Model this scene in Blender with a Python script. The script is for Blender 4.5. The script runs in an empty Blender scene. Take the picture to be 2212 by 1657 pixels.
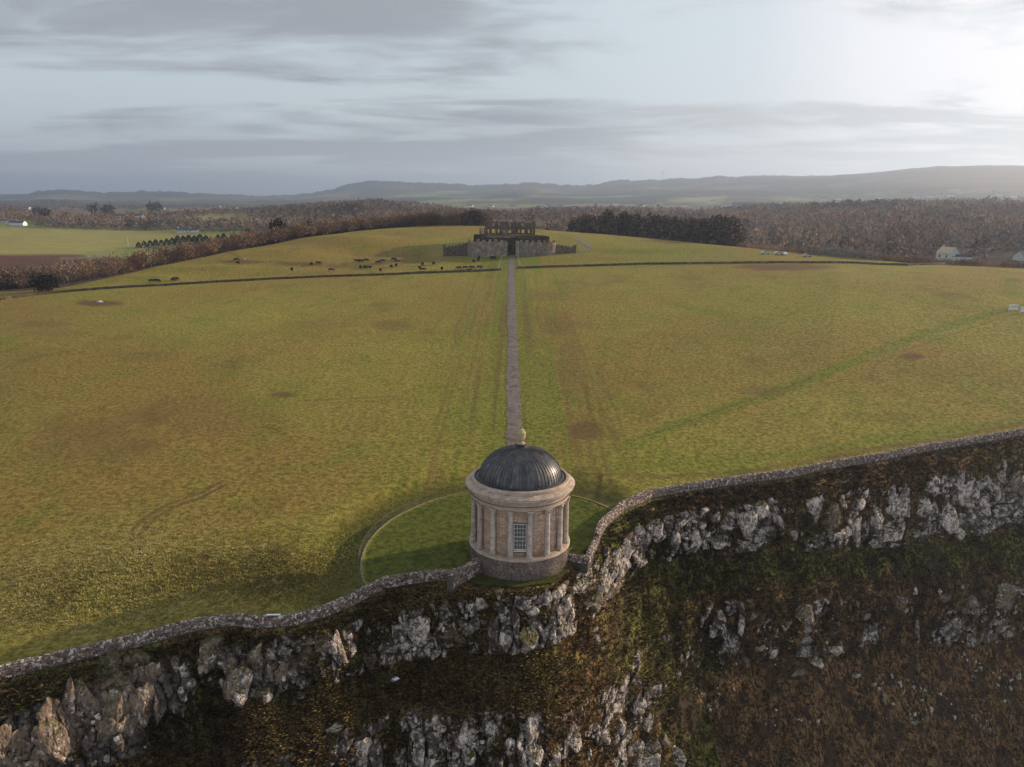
import bpy, bmesh, math, random
import numpy as np
from mathutils import Vector, Matrix
random.seed(7)
rng = np.random.default_rng(7)
S = bpy.context.scene
COL = S.collection
R = math.radians

# ------------------------------------------------------------------ camera, sky, sun, exposure
CAM = np.array([-1.17, -92.0, 44.0])
PITCH, ROLL, FOC = R(13.1), R(0.7), 788.0
fwd = np.array([0, math.cos(PITCH), -math.sin(PITCH)])
up0 = np.array([0, math.sin(PITCH), math.cos(PITCH)])
rt0 = np.array([1.0, 0, 0])
rt = rt0*math.cos(ROLL) + up0*math.sin(ROLL)
up = up0*math.cos(ROLL) - rt0*math.sin(ROLL)
cd = bpy.data.cameras.new('camera'); cam = bpy.data.objects.new('camera', cd); COL.objects.link(cam)
cam.matrix_world = Matrix(((rt[0], up[0], -fwd[0], CAM[0]), (rt[1], up[1], -fwd[1], CAM[1]), (rt[2], up[2], -fwd[2], CAM[2]), (0, 0, 0, 1)))
cd.sensor_width = 36; cd.lens = FOC/1024*36; cd.clip_start = 0.5; cd.clip_end = 60000
S.camera = cam

SUN_AZ, SUN_EL = R(66), R(15.5)          # azimuth clockwise from +Y
sun_dir = Vector((math.sin(SUN_AZ)*math.cos(SUN_EL), math.cos(SUN_AZ)*math.cos(SUN_EL), math.sin(SUN_EL)))
W = bpy.data.worlds.new('World'); S.world = W; W.use_nodes = True


class NT:
    """small node-building helper"""
    def __init__(s, tree): s.t = tree; s.n = tree.nodes; s.l = tree.links
    def new(s, typ, **kw):
        n = s.n.new(typ)
        for k, v in kw.items(): setattr(n, k, v)
        return n
    def put(s, sock, v):
        if isinstance(v, bpy.types.NodeSocket): s.l.new(v, sock)
        elif v is not None:
            if sock.type == 'RGBA' and isinstance(v, tuple) and len(v) == 3: v = (*v, 1)
            sock.default_value = v
    def math(s, op, a, b=None, c=None, clamp=False):
        n = s.new('ShaderNodeMath', operation=op, use_clamp=clamp)
        s.put(n.inputs[0], a)
        if b is not None: s.put(n.inputs[1], b)
        if c is not None: s.put(n.inputs[2], c)
        return n.outputs[0]
    def vmath(s, op, a, b=None):
        n = s.new('ShaderNodeVectorMath', operation=op); s.put(n.inputs[0], a)
        if b is not None: s.put(n.inputs[1], b)
        return n.outputs['Value'] if op in ('DOT_PRODUCT', 'LENGTH') else n.outputs[0]
    def mix(s, f, a, b, mode='MIX'):
        n = s.new('ShaderNodeMix', data_type='RGBA', blend_type=mode)
        s.put(n.inputs[0], f); s.put(n.inputs[6], a); s.put(n.inputs[7], b)
        return n.outputs[2]
    def ramp(s, v, lo, hi, a=0.0, b=1.0):
        n = s.new('ShaderNodeMapRange', interpolation_type='SMOOTHSTEP')
        s.put(n.inputs[0], v); s.put(n.inputs[1], lo); s.put(n.inputs[2], hi); s.put(n.inputs[3], a); s.put(n.inputs[4], b)
        return n.outputs[0]
    def noise(s, vec, scale, detail=4, rough=.55, dist=0.0):
        n = s.new('ShaderNodeTexNoise'); s.put(n.inputs['Vector'], vec)
        n.inputs['Scale'].default_value = scale; n.inputs['Detail'].default_value = detail
        n.inputs['Roughness'].default_value = rough; n.inputs['Distortion'].default_value = dist
        return n.outputs[0]
    def mapping(s, vec, scale=(1, 1, 1), rot=(0, 0, 0), loc=(0, 0, 0)):
        n = s.new('ShaderNodeMapping'); s.put(n.inputs[0], vec)
        n.inputs['Scale'].default_value = scale; n.inputs['Rotation'].default_value = rot; n.inputs['Location'].default_value = loc
        return n.outputs[0]
    def attr(s, name):
        return s.new('ShaderNodeAttribute', attribute_name=name)


w = NT(W.node_tree); w.n.clear()
tc = w.new('ShaderNodeTexCoord').outputs['Generated']
sky = w.new('ShaderNodeTexSky', sky_type='NISHITA', sun_disc=False)
sky.sun_elevation = SUN_EL; sky.sun_rotation = SUN_AZ; sky.altitude = 60; sky.air_density = 1.0; sky.dust_density = 2.0; sky.ozone_density = 1.5
skyc = w.vmath('MULTIPLY', sky.outputs[0], (1, 1, 1))
# cloud deck: direction carried onto a plane above, so the streaks crowd together towards the horizon
sep = w.new('ShaderNodeSeparateXYZ'); w.put(sep.inputs[0], tc)
zz = w.math('ADD', w.math('MAXIMUM', sep.outputs[2], 0.0), 0.11)
cx_ = w.math('DIVIDE', sep.outputs[0], zz); cy_ = w.math('DIVIDE', sep.outputs[1], zz)
cmb = w.new('ShaderNodeCombineXYZ'); w.put(cmb.inputs[0], cx_); w.put(cmb.inputs[1], cy_)
P1 = w.mapping(cmb.outputs[0], scale=(0.36, 0.62, 1), rot=(0, 0, R(-18)), loc=(4.6, 1.9, 0))
P2 = w.mapping(cmb.outputs[0], scale=(0.95, 1.9, 1), rot=(0, 0, R(-8)), loc=(5.3, 1.2, 0))
n1 = w.noise(P1, 1.0, 8, .52, .7)
n2 = w.noise(P2, 1.0, 7, .58, .6)
n12 = w.math('ADD', w.math('MULTIPLY', n1, .66), w.math('MULTIPLY', n2, .34))
dens = w.ramp(n12, .44, .57)
glow = w.vmath('DOT_PRODUCT', w.vmath('NORMALIZE', tc), tuple(Vector((math.sin(R(36))*math.cos(R(9)), math.cos(R(36))*math.cos(R(9)), math.sin(R(9))))))
g1 = w.ramp(glow, .80, 1.0); g2 = w.ramp(glow, .93, .998)
clear = w.mix(.18, (5.0, 5.6, 5.9), skyc)                      # high thin veil of cirrus over the blue
cloud = w.mix(g1, (2.65, 2.8, 3.1), (3.9, 4.05, 3.95))
base = w.mix(dens, clear, cloud)
base = w.mix(w.math('MULTIPLY', g1, .35), base, (6.2, 6.5, 6.9))
thin = w.math('SUBTRACT', 1.0, w.math('MULTIPLY', w.ramp(n12, .46, .55), .95))
base = w.mix(w.math('MULTIPLY', w.math('MULTIPLY', g2, thin), .75), base, (8.0, 7.7, 7.9))
# hazy horizon
hz = w.ramp(sep.outputs[2], .0, .10, 1.0, 0.0)
base = w.mix(w.math('MULTIPLY', hz, .7), base, w.mix(g1, (4.5, 4.7, 4.85), (6.3, 6.3, 6.2)))
bg = w.new('ShaderNodeBackground'); w.put(bg.inputs[0], base); bg.inputs[1].default_value = 0.105
wo = w.new('ShaderNodeOutputWorld'); w.l.new(bg.outputs[0], wo.inputs[0])

ld = bpy.data.lights.new('sun', 'SUN'); lo = bpy.data.objects.new('sun', ld); COL.objects.link(lo)
ld.energy = 5.0; ld.angle = R(0.9); ld.color = (1.0, .79, .54)
lo.rotation_euler = (-sun_dir).to_track_quat('-Z', 'Y').to_euler()
S.view_settings.view_transform = 'Standard'; S.view_settings.look = 'None'
S.view_settings.exposure = 0.36; S.view_settings.gamma = 1.0; S.view_settings.use_curve_mapping = False
S.cycles.max_bounces = 5; S.cycles.diffuse_bounces = 2; S.cycles.volume_bounces = 0
S.cycles.use_denoising = True

# ------------------------------------------------------------------ pixels of the photograph (2212 wide) <-> the land
K = 1024/2212.0


def ray(dx, dy):
    """view ray through a photograph position -> (azimuth, tangent of the angle below the horizontal)"""
    u = (np.asarray(dx, float)*K - 512)/FOC; v = (383.5 - np.asarray(dy, float)*K)/FOC
    d = fwd[None]*1.0 + np.outer(np.atleast_1d(u), rt) + np.outer(np.atleast_1d(v), up)
    h = np.hypot(d[:, 0], d[:, 1])
    return np.arctan2(d[:, 0], d[:, 1]), -d[:, 2]/h


def project(P):
    d = P - CAM
    z = d @ fwd; z = np.where(z < .1, .1, z)
    return (d @ rt/z*FOC + 512)/K, (383.5 - d @ up/z*FOC)/K, z


# ------------------------------------------------------------------ noise in numpy
def _hash(ix, iy, iz, seed):
    h = (ix.astype(np.int64)*374761393 + iy.astype(np.int64)*668265263 + iz.astype(np.int64)*2147483647 + seed*1274126177) & 0xffffffff
    h = ((h ^ (h >> 13))*1274126177) & 0xffffffff
    h = ((h ^ (h >> 16))*2246822519) & 0xffffffff
    return ((h ^ (h >> 15)) & 0xffffff)/float(0xffffff)


def vnoise(x, y, z=None, seed=0):
    x = np.asarray(x, float); y = np.asarray(y, float)
    if z is None: z = np.zeros_like(x)
    ix, iy, iz = np.floor(x), np.floor(y), np.floor(z)
    fx, fy, fz = x-ix, y-iy, z-iz
    fx = fx*fx*(3-2*fx); fy = fy*fy*(3-2*fy); fz = fz*fz*(3-2*fz)
    ix = ix.astype(np.int64); iy = iy.astype(np.int64); iz = iz.astype(np.int64)
    def c(a, b, d): return _hash(ix+a, iy+b, iz+d, seed)
    def lerp(a, b, t): return a+(b-a)*t
    lo_ = lerp(lerp(c(0,0,0), c(1,0,0), fx), lerp(c(0,1,0), c(1,1,0), fx), fy)
    if not np.any(fz): return lo_*2-1
    hi_ = lerp(lerp(c(0,0,1), c(1,0,1), fx), lerp(c(0,1,1), c(1,1,1), fx), fy)
    return lerp(lo_, hi_, fz)*2-1


def fbm(x, y, oct=4, seed=0, gain=.5, z=None):
    s = 0; a = 1; t = 0
    for k in range(oct):
        s = s + a*vnoise(x*2**k+k*17.3, y*2**k-k*9.1, None if z is None else z*2**k, seed+k); t += a; a *= gain
    return s/t


def worley(x, y, seed=0):
    ix = np.floor(x).astype(np.int64); iy = np.floor(y).astype(np.int64)
    f1 = np.full(x.shape, 9.0); f2 = np.full(x.shape, 9.0); cid = np.zeros(x.shape)
    z0 = np.zeros_like(ix)
    for a in (-1, 0, 1):
        for b in (-1, 0, 1):
            jx, jy = ix+a, iy+b
            px = jx + _hash(jx, jy, z0, seed); py = jy + _hash(jx, jy, z0+1, seed)
            d = np.hypot(px-x, py-y); c = _hash(jx, jy, z0+2, seed)
            m = d < f1
            f2 = np.where(m, f1, np.minimum(f2, d)); cid = np.where(m, c, cid); f1 = np.where(m, d, f1)
    return f1, f2, cid


def sstep(a, b, x):
    t = np.clip((x-a)/(b-a), 0, 1); return t*t*(3-2*t)


# ------------------------------------------------------------------ object helpers
def link(o, parent=None):
    COL.objects.link(o)
    if parent is not None: o.parent = parent
    return o


def tag(o, label=None, cat=None, group=None, kind=None):
    if label: o['label'] = label
    if cat: o['category'] = cat
    if group: o['group'] = group
    if kind: o['kind'] = kind
    return o


def empty(name, loc=(0, 0, 0), rz=0.0):
    o = bpy.data.objects.new(name, None); o.location = loc; o.rotation_euler = (0, 0, rz); o.empty_display_size = .5
    return link(o)


def bigmesh(name, V, F, mat, parent=None, smooth=True):
    """V (n,3), F (m,k) arrays -> object"""
    V = np.ascontiguousarray(V, np.float32); F = np.ascontiguousarray(F, np.int32)
    me = bpy.data.meshes.new(name); k = F.shape[1]
    me.vertices.add(len(V)); me.vertices.foreach_set('co', V.ravel())
    me.loops.add(F.size); me.loops.foreach_set('vertex_index', F.ravel())
    me.polygons.add(len(F)); me.polygons.foreach_set('loop_start', np.arange(0, F.size, k, dtype=np.int32))
    me.polygons.foreach_set('loop_total', np.full(len(F), k, np.int32))
    me.polygons.foreach_set('use_smooth', np.full(len(F), smooth))
    me.update(calc_edges=True)
    if mat: me.materials.append(mat)
    return link(bpy.data.objects.new(name, me), parent)


def setattr_col(o, name, arr):
    a = o.data.attributes.new(name, 'FLOAT_COLOR', 'POINT')
    full = np.ones((len(o.data.vertices), 4), np.float32); full[:, :arr.shape[1]] = arr
    a.data.foreach_set('color', full.ravel())


class MB:
    """collects shapes into one mesh"""
    def __init__(s): s.v = []; s.f = []; s.sm = []
    def add(s, v, f, sm=False):
        b = len(s.v); s.v += [tuple(p) for p in v]; s.f += [tuple(i+b for i in q) for q in f]; s.sm += [sm]*len(f); return s
    def box(s, x0, x1, y0, y1, z0, z1, m=None):
        v = [(x, y, z) for z in (z0, z1) for y in (y0, y1) for x in (x0, x1)]
        if m is not None: v = [m @ Vector(p) for p in v]
        return s.add(v, [(0,2,3,1), (4,5,7,6), (0,1,5,4), (2,6,7,3), (0,4,6,2), (1,3,7,5)])
    def tube(s, p0, p1, r0, r1=None, n=6):
        r1 = r0 if r1 is None else r1
        p0, p1 = Vector(p0), Vector(p1); q = (p1-p0).to_track_quat('Z', 'Y')
        v = []
        for p, r in ((p0, r0), (p1, r1)):
            for k in range(n):
                a = 2*math.pi*k/n; v.append(p + q @ Vector((r*math.cos(a), r*math.sin(a), 0)))
        f = [(k, (k+1) % n, n+(k+1) % n, n+k) for k in range(n)] + [tuple(range(n-1, -1, -1)), tuple(range(n, 2*n))]
        return s.add(v, f, True)
    def lathe(s, prof, n=96, a0=0.0, a1=2*math.pi, cx=0, cy=0, sm=True):
        full = abs(a1-a0-2*math.pi) < 1e-6; m = n if full else n+1
        v = [(cx+r*math.cos(a0+(a1-a0)*k/n), cy+r*math.sin(a0+(a1-a0)*k/n), z) for r, z in prof for k in range(m)]
        f = []
        for j in range(len(prof)-1):
            for k in range(n):
                k2 = (k+1) % m
                f.append((j*m+k, j*m+k2, (j+1)*m+k2, (j+1)*m+k))
        return s.add(v, f, sm)
    def build(s, name, mat, parent=None, bevel=0):
        me = bpy.data.meshes.new(name); me.from_pydata(s.v, [], s.f)
        me.polygons.foreach_set('use_smooth', s.sm)
        if any(s.sm): me.set_sharp_from_angle(angle=R(35))
        if mat: me.materials.append(mat)
        me.update()
        o = link(bpy.data.objects.new(name, me), parent)
        return o


def arc_block(r0, r1, a0, a1, z0, z1, n=2, jit=0):
    """a block bent round the z axis; angles as maths angles"""
    v = []; f = []
    for k in range(n+1):
        a = a0+(a1-a0)*k/n; c, s_ = math.cos(a), math.sin(a)
        j = random.uniform(-jit, jit) if jit else 0
        v += [(r0*c, r0*s_, z0), ((r1+j)*c, (r1+j)*s_, z0+abs(j)*.3), ((r1+j)*c, (r1+j)*s_, z1-abs(j)*.3), (r0*c, r0*s_, z1)]
    for k in range(n):
        b = 4*k
        f += [(b+1, b+5, b+6, b+2), (b+2, b+6, b+7, b+3), (b, b+4, b+5, b+1)]
    f += [(0, 1, 2, 3), (4*n+3, 4*n+2, 4*n+1, 4*n)]
    return v, f


# ------------------------------------------------------------------ materials
def material(name, rough=.9, spec=.2):
    m = bpy.data.materials.new(name); m.use_nodes = True
    t = NT(m.node_tree); b = m.node_tree.nodes['Principled BSDF']
    b.inputs['Roughness'].default_value = rough; b.inputs['Specular IOR Level'].default_value = spec
    return m, t, b


def obj_coord(t): return t.new('ShaderNodeTexCoord').outputs['Object']
def geo_pos(t): return t.new('ShaderNodeNewGeometry').outputs['Position']


def bump(t, b, h, strength=.5, dist=.1):
    n = t.new('ShaderNodeBump'); n.inputs['Strength'].default_value = strength; n.inputs['Distance'].default_value = dist
    t.put(n.inputs['Height'], h); t.l.new(n.outputs[0], b.inputs['Normal'])


def simple(name, c1, c2, scale=3, rough=.9, bs=.3, bd=.05, spec=.2, c3=None, s3=.6):
    m, t, b = material(name, rough, spec)
    p = geo_pos(t); n = t.noise(p, scale, 5, .6)
    c = t.mix(t.ramp(n, .35, .65), c1, c2)
    if c3: c = t.mix(t.ramp(t.noise(p, s3, 4, .6), .48, .68), c, c3)
    oi = t.new('ShaderNodeObjectInfo').outputs['Random']
    c = t.mix(1.0, c, t.mix(oi, (.8, .8, .8), (1.2, 1.2, 1.2)), 'MULTIPLY')
    t.put(b.inputs['Base Color'], c); bump(t, b, n, bs, bd)
    return m


def mat_field():
    m, t, b = material('grassland', .95, .1)
    p = geo_pos(t); at = t.attr('tint'); sp = t.new('ShaderNodeSeparateColor'); t.put(sp.inputs[0], at.outputs['Color'])
    big = t.noise(t.mapping(p, scale=(.012, .009, .01)), 1, 5, .6, .3)
    mid = t.noise(t.mapping(p, scale=(.09, .05, .05)), 1, 6, .65, .3)
    fine = t.noise(p, 1.3, 6, .7)
    vfine = t.noise(p, 5.0, 3, .7)
    olive = t.mix(t.ramp(fine, .36, .64), (.145, .126, .024), (.335, .28, .062))
    brown = t.mix(t.ramp(fine, .36, .64), (.145, .096, .024), (.315, .22, .058))
    green = t.mix(t.ramp(fine, .36, .64), (.075, .098, .012), (.21, .23, .034))
    c = t.mix(t.ramp(big, .38, .62), olive, brown)
    c = t.mix(t.math('MULTIPLY', t.ramp(mid, .46, .70), .55), c, green)
    c = t.mix(t.math('MULTIPLY', t.ramp(t.noise(t.mapping(p, scale=(.05, .03, .05), loc=(9, 4, 0)), 1, 5, .6), .55, .72), .5), c, (.12, .082, .028))
    c = t.mix(sp.outputs[1], c, green)
    c = t.mix(sp.outputs[0], c, t.mix(fine, (.10, .052, .026), (.15, .085, .045)))
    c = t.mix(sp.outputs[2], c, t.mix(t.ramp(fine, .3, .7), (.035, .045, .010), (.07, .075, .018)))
    straw = t.mix(t.ramp(vfine, .35, .65), (.26, .21, .08), (.50, .42, .20))
    c = t.mix(t.math('MULTIPLY', t.attr('straw').outputs['Fac'], t.ramp(fine, .4, .6)), c, straw)
    c = t.mix(1.0, c, t.mix(vfine, (.75, .75, .75), (1.2, 1.2, 1.2)), 'MULTIPLY')
    t.put(b.inputs['Base Color'], c)
    h = t.math('ADD', t.math('MULTIPLY', fine, 1.0), t.math('MULTIPLY', vfine, .5))
    bump(t, b, h, .75, .45)
    return m


def mat_farmland():
    m, t, b = material('farmland_cover', 1, .05)
    p = geo_pos(t); at = t.attr('cover')
    n = t.noise(p, .03, 6, .65); n2 = t.noise(p, .25, 4, .6)
    c = t.mix(1.0, at.outputs['Color'], t.mix(n, (.7, .7, .7), (1.3, 1.3, 1.3)), 'MULTIPLY')
    c = t.mix(1.0, c, t.mix(n2, (.75, .75, .75), (1.25, 1.25, 1.25)), 'MULTIPLY')
    t.put(b.inputs['Base Color'], c); bump(t, b, n2, .5, 1.5)
    return m


def mat_cliff():
    m, t, b = material('cliff_cover', .95, .12)
    p = geo_pos(t); rk = t.attr('rock').outputs['Fac']
    tn = t.new('ShaderNodeSeparateColor'); t.put(tn.inputs[0], t.attr('veg').outputs['Color'])
    n1 = t.noise(p, .35, 6, .65, .3); n2 = t.noise(p, 1.6, 6, .7, .3)
    strands = t.noise(t.mapping(p, scale=(2.2, 2.2, .55)), 1, 6, .75, .6)
    fine = t.noise(p, 7, 4, .7)
    brown = t.mix(t.ramp(strands, .42, .60), (.026, .016, .010), (.29, .160, .072))
    green = t.mix(t.ramp(strands, .42, .60), (.024, .025, .006), (.25, .225, .050))
    veg = t.mix(t.ramp(t.math('ADD', n1, t.math('MULTIPLY', tn.outputs[1], .6)), .55, .80), brown, green)
    n0 = t.noise(t.mapping(p, scale=(1, 1, .6), loc=(4, 2, 9)), .30, 5, .6, .8)
    veg = t.mix(t.math('MULTIPLY', t.ramp(n0, .52, .42), .85), veg, (.050, .031, .021))
    veg = t.mix(t.math('MULTIPLY', t.ramp(n2, .56, .68), .55), veg, (.20, .15, .075))
    veg = t.mix(t.math('MULTIPLY', t.ramp(n2, .47, .36), .85), veg, (.016, .011, .007))
    rock = t.mix(t.ramp(n2, .35, .65), (.042, .031, .026), (.15, .115, .092))
    lich = t.math('MULTIPLY', t.ramp(t.noise(p, .9, 7,   .72, .6), .48, .56), tn.outputs[0])
    crk = t.new('ShaderNodeTexVoronoi', feature='DISTANCE_TO_EDGE'); crk.inputs['Scale'].default_value = 1.5
    t.put(crk.inputs['Vector'], t.vmath('ADD', t.mapping(p, scale=(1, 1, .55)), t.vmath('MULTIPLY', t.new('ShaderNodeTexNoise').outputs[1], (.5, .5, .5))))
    lich = t.math('MULTIPLY', lich, t.ramp(crk.outputs[0], .01, .06))
    rock = t.mix(t.math('MULTIPLY', lich, .9), rock, t.mix(fine, (.36, .30, .27), (.76, .665, .62)))
    edge = t.ramp(t.math('ADD', rk, t.math('MULTIPLY', t.math('SUBTRACT', n2, .5), .9)), .42, .55)
    t.put(b.inputs['Base Color'], t.mix(edge, veg, rock))
    bump(t, b, t.math('ADD', t.math('MULTIPLY', strands, 1), t.math('MULTIPLY', fine, .35)), 1.0, .45)
    return m


def mat_rock(name, pale):
    m, t, b = material(name, .9, .2)
    p = geo_pos(t)
    n2 = t.noise(p, 1.7, 6, .7, .2); fine = t.noise(p, 8, 5, .7)
    st = t.noise(t.mapping(p, scale=(2.5, 2.5, .8)), 1, 5, .7, .5)
    c = t.mix(t.ramp(st, .3, .7), (.085+.05*pale, .056+.045*pale, .040+.04*pale), (.23+.09*pale, .165+.085*pale, .118+.09*pale))
    c = t.mix(t.math('MULTIPLY', t.ramp(n2, .55, .7), .5), c, (.10, .095, .045))
    lo_ = .56 - .09*pale
    l = t.ramp(t.noise(p, 1.3, 8, .8, .3), lo_, lo_+.07)
    l = t.math('MULTIPLY', l, t.ramp(fine, .30, .45, .5, 1.0))
    c = t.mix(t.math('MULTIPLY', l, .92), c, t.mix(t.ramp(fine, .3, .7), (.42, .355, .32), (.78, .68, .63)))
    crack = t.ramp(st, .43, .37)
    c = t.mix(t.math('MULTIPLY', crack, .8), c, (.035, .028, .024))
    # moss and turf settle on what faces up
    nz = t.new('ShaderNodeSeparateXYZ'); t.put(nz.inputs[0], t.new('ShaderNodeNewGeometry').outputs['Normal'])
    mo = t.ramp(t.math('ADD', nz.outputs[2], t.math('MULTIPLY', t.math('SUBTRACT', n2, .5), 1.1)), .55, .78)
    c = t.mix(mo, c, t.mix(fine, (.04, .045, .012), (.09, .085, .03)))
    t.put(b.inputs['Base Color'], c)
    bump(t, b, t.math('ADD', st, t.math('MULTIPLY', fine, .4)), .9, .25)
    return m


def mat_wallstone():
    m, t, b = material('lichened_stone', .9, .2)
    p = geo_pos(t); n = t.noise(p, 3, 5, .7); f = t.noise(p, 11, 3, .6)
    oi = t.new('ShaderNodeObjectInfo').outputs['Random']
    isl = t.new('ShaderNodeNewGeometry').outputs['Random Per Island']
    c = t.mix(t.ramp(n, .35, .65), (.10, .072, .06), (.27, .20, .165))
    c = t.mix(1.0, c, t.mix(isl, (.6, .6, .6), (1.35, 1.3, 1.25)), 'MULTIPLY')
    c = t.mix(1.0, c, t.mix(oi, (.8, .8, .8), (1.2, 1.2, 1.2)), 'MULTIPLY')
    l = t.ramp(t.noise(p, 2.3, 5, .7, .3), .54, .58)
    c = t.mix(t.math('MULTIPLY', l, .9), c, t.mix(f, (.40, .345, .33), (.80, .73, .71)))
    t.put(b.inputs['Base Color'], c); bump(t, b, f, .5, .06)
    return m


def mat_ashlar(name, a, bcol, c3):
    m, t, b = material(name, .85, .25)
    p = geo_pos(t)
    n = t.noise(t.mapping(p, scale=(.9, .9, 2.4)), 1, 6, .65, .4); f = t.noise(p, 6, 4, .7)
    oi = t.new('ShaderNodeObjectInfo').outputs['Random']
    isl = t.new('ShaderNodeNewGeometry').outputs['Random Per Island']
    c = t.mix(t.ramp(n, .32, .68), a, bcol)
    c = t.mix(t.math('MULTIPLY', t.ramp(t.math('FRACT', t.math('ADD', t.math('MULTIPLY', oi, 7.3), t.math('MULTIPLY', isl, 3.1))), .55, .95), .75), c, c3)
    st = t.noise(t.mapping(p, scale=(2.5, 2.5, .35)), 1, 5, .7)
    c = t.mix(t.math('MULTIPLY', t.ramp(st, .52, .72), .55), c, (.10, .075, .066))
    c = t.mix(1.0, c, t.mix(t.ramp(f, .3, .7), (.8, .8, .8), (1.15, 1.15, 1.15)), 'MULTIPLY')
    t.put(b.inputs['Base Color'], c); bump(t, b, f, .35, .04)
    return m


def mat_dome():
    m, t, b = material('weathered_copper', .42, .5)
    p = geo_pos(t); n = t.noise(t.mapping(p, scale=(1.2, 1.2, .6)), 1, 6, .65)
    oi = t.new('ShaderNodeObjectInfo').outputs['Random']
    c = t.mix(t.ramp(n, .35, .65), (.050, .048, .055), (.115, .10, .10))
    c = t.mix(1.0, c, t.mix(oi, (.75, .75, .75), (1.3, 1.3, 1.3)), 'MULTIPLY')
    v = t.noise(t.mapping(p, scale=(1.6, 1.6, 1.0), loc=(3.1, 7.7, 1.3)), 1, 6, .8, .6)
    c = t.mix(t.math('MULTIPLY', t.ramp(v, .57, .64), .85), c, (.13, .29, .28))
    t.put(b.inputs['Base Color'], c); b.inputs['Metallic'].default_value = .35
    t.put(b.inputs['Roughness'], t.ramp(n, .3, .7, .38, .6))
    return m


def mat_leaf(name, c1, c2, rough=.9):
    m, t, b = material(name, rough, .08)
    p = geo_pos(t); isl = t.new('ShaderNodeNewGeometry').outputs['Random Per Island']
    n = t.noise(p, .05, 4, .6)
    c = t.mix(isl, c1, c2)
    c = t.mix(1.0, c, t.mix(t.ramp(n, .35, .65), (.62, .60, .62), (1.32, 1.34, 1.30)), 'MULTIPLY')
    n3 = t.noise(p, .008, 3, .6); c = t.mix(1.0, c, t.mix(t.ramp(n3, .38, .62), (.75, .78, .85), (1.2, 1.15, 1.05)), 'MULTIPLY')
    t.put(b.inputs['Base Color'], c)
    return m


M = {}
M['field'] = mat_field(); M['farm'] = mat_farmland(); M['cliff'] = mat_cliff()
M['rock_pale'] = mat_rock('pale_lichened_basalt', 1.0); M['rock_dark'] = mat_rock('brown_basalt', 0.15)
M['wallstone'] = mat_wallstone()
M['mortar'] = simple('rubble_core', (.05, .042, .036), (.10, .085, .07), 5)
M['ashlar'] = mat_ashlar('sandstone_ashlar', (.33, .225, .165), (.50, .365, .28), (.42, .20, .11))
M['column'] = mat_ashlar('pale_sandstone', (.31, .25, .22), (.50, .42, .365), (.36, .255, .20))
M['trim'] = mat_ashlar('weathered_sandstone', (.34, .255, .205), (.54, .43, .35), (.30, .215, .15))
M['podium'] = simple('dark_basalt_block', (.07, .052, .045), (.16, .122, .105), 4, bs=.4, c3=(.20, .155, .13), s3=1.3)
M['podium_joint'] = simple('pale_mortar', (.26, .21, .18), (.36, .30, .26), 6)
M['dome'] = mat_dome()
M['lead'] = simple('lead_gutter', (.035, .034, .038), (.08, .08, .085), 3, rough=.5)
M['urn'] = simple('yellow_sandstone', (.30, .23, .13), (.46, .37, .22), 5)
M['white_paint'] = simple('white_paint', (.52, .50, .48), (.62, .60, .58), 3, rough=.6, bs=.05)
M['white_wall'] = simple('white_render', (.60, .62, .66), (.76, .77, .80), 1, rough=.8, bs=.05)
M['slate'] = simple('slate_roof', (.06, .055, .065), (.12, .11, .12), 1.5)
M['tan_roof'] = simple('pale_tile_roof', (.42, .32, .20), (.60, .48, .33), 1.5)
M['dark_glass'] = simple('dark_glass', (.012, .012, .014), (.02, .02, .022), 1, rough=.08, bs=0, spec=.6)
M['ruin'] = simple('ruin_stone', (.075, .052, .038), (.17, .122, .086), .8, bs=.5, bd=.2, c3=(.24, .185, .14), s3=.3)
M['curtain'] = simple('dark_curtain_stone', (.09, .064, .054), (.17, .128, .108), .8, bs=.5, bd=.2)
M['bastion'] = simple('bastion_stone', (.17, .13, .11), (.31, .245, .205), 1.2, bs=.5, bd=.2, c3=(.40, .32, .26), s3=.5)
M['ivy'] = simple('ivy_and_bramble', (.022, .017, .009), (.075, .055, .028), .9, bs=.9, bd=.5)
M['gravel'] = simple('gravel_path', (.16, .125, .115), (.27, .22, .205), 1.6, bs=.4, c3=(.13, .10, .07), s3=.5)
M['wood'] = simple('grey_wood', (.10, .08, .06), (.18, .15, .11), 4)
M['yellow'] = simple('yellow_paint', (.55, .36, .04), (.62, .42, .06), 4)
M['wire'] = simple('steel_wire', (.09, .085, .08), (.14, .13, .12), 4, rough=.5)
M['cowhide'] = simple('black_cowhide', (.010, .009, .009), (.022, .018, .016), 3, rough=.6)
M['bark'] = simple('bark', (.05, .035, .028), (.10, .075, .06), 2)
M['twig_rust'] = mat_leaf('rust_brown_twigs', (.125, .078, .052), (.225, .142, .094))
M['twig_grey'] = mat_leaf('grey_brown_twigs', (.145, .105, .088), (.25, .188, .155))
M['twig_red'] = mat_leaf('red_brown_twigs', (.19, .115, .076), (.34, .215, .138))
M['conifer'] = mat_leaf('dark_conifer_needles', (.014, .018, .011), (.045, .045, .026))
M['conifer_far'] = mat_leaf('plantation_needles', (.075, .052, .041), (.165, .118, .082))
M['evergreen'] = mat_leaf('evergreen_leaves', (.012, .013, .006), (.045, .040, .018))
M['tuft'] = mat_leaf('field_grass_blades', (.20, .18, .04), (.50, .41, .15))
M['tuft_cliff'] = mat_leaf('cliff_grass_blades', (.035, .026, .012), (.27, .195, .085))
M['turbine'] = simple('turbine_white', (.55, .55, .56), (.62, .62, .63), .1, bs=0)

# ------------------------------------------------------------------ THE LAND: radial profiles about the viewpoint, knots read from the photograph
NA = 720
AZ = np.linspace(R(-47), R(46), NA)


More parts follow.
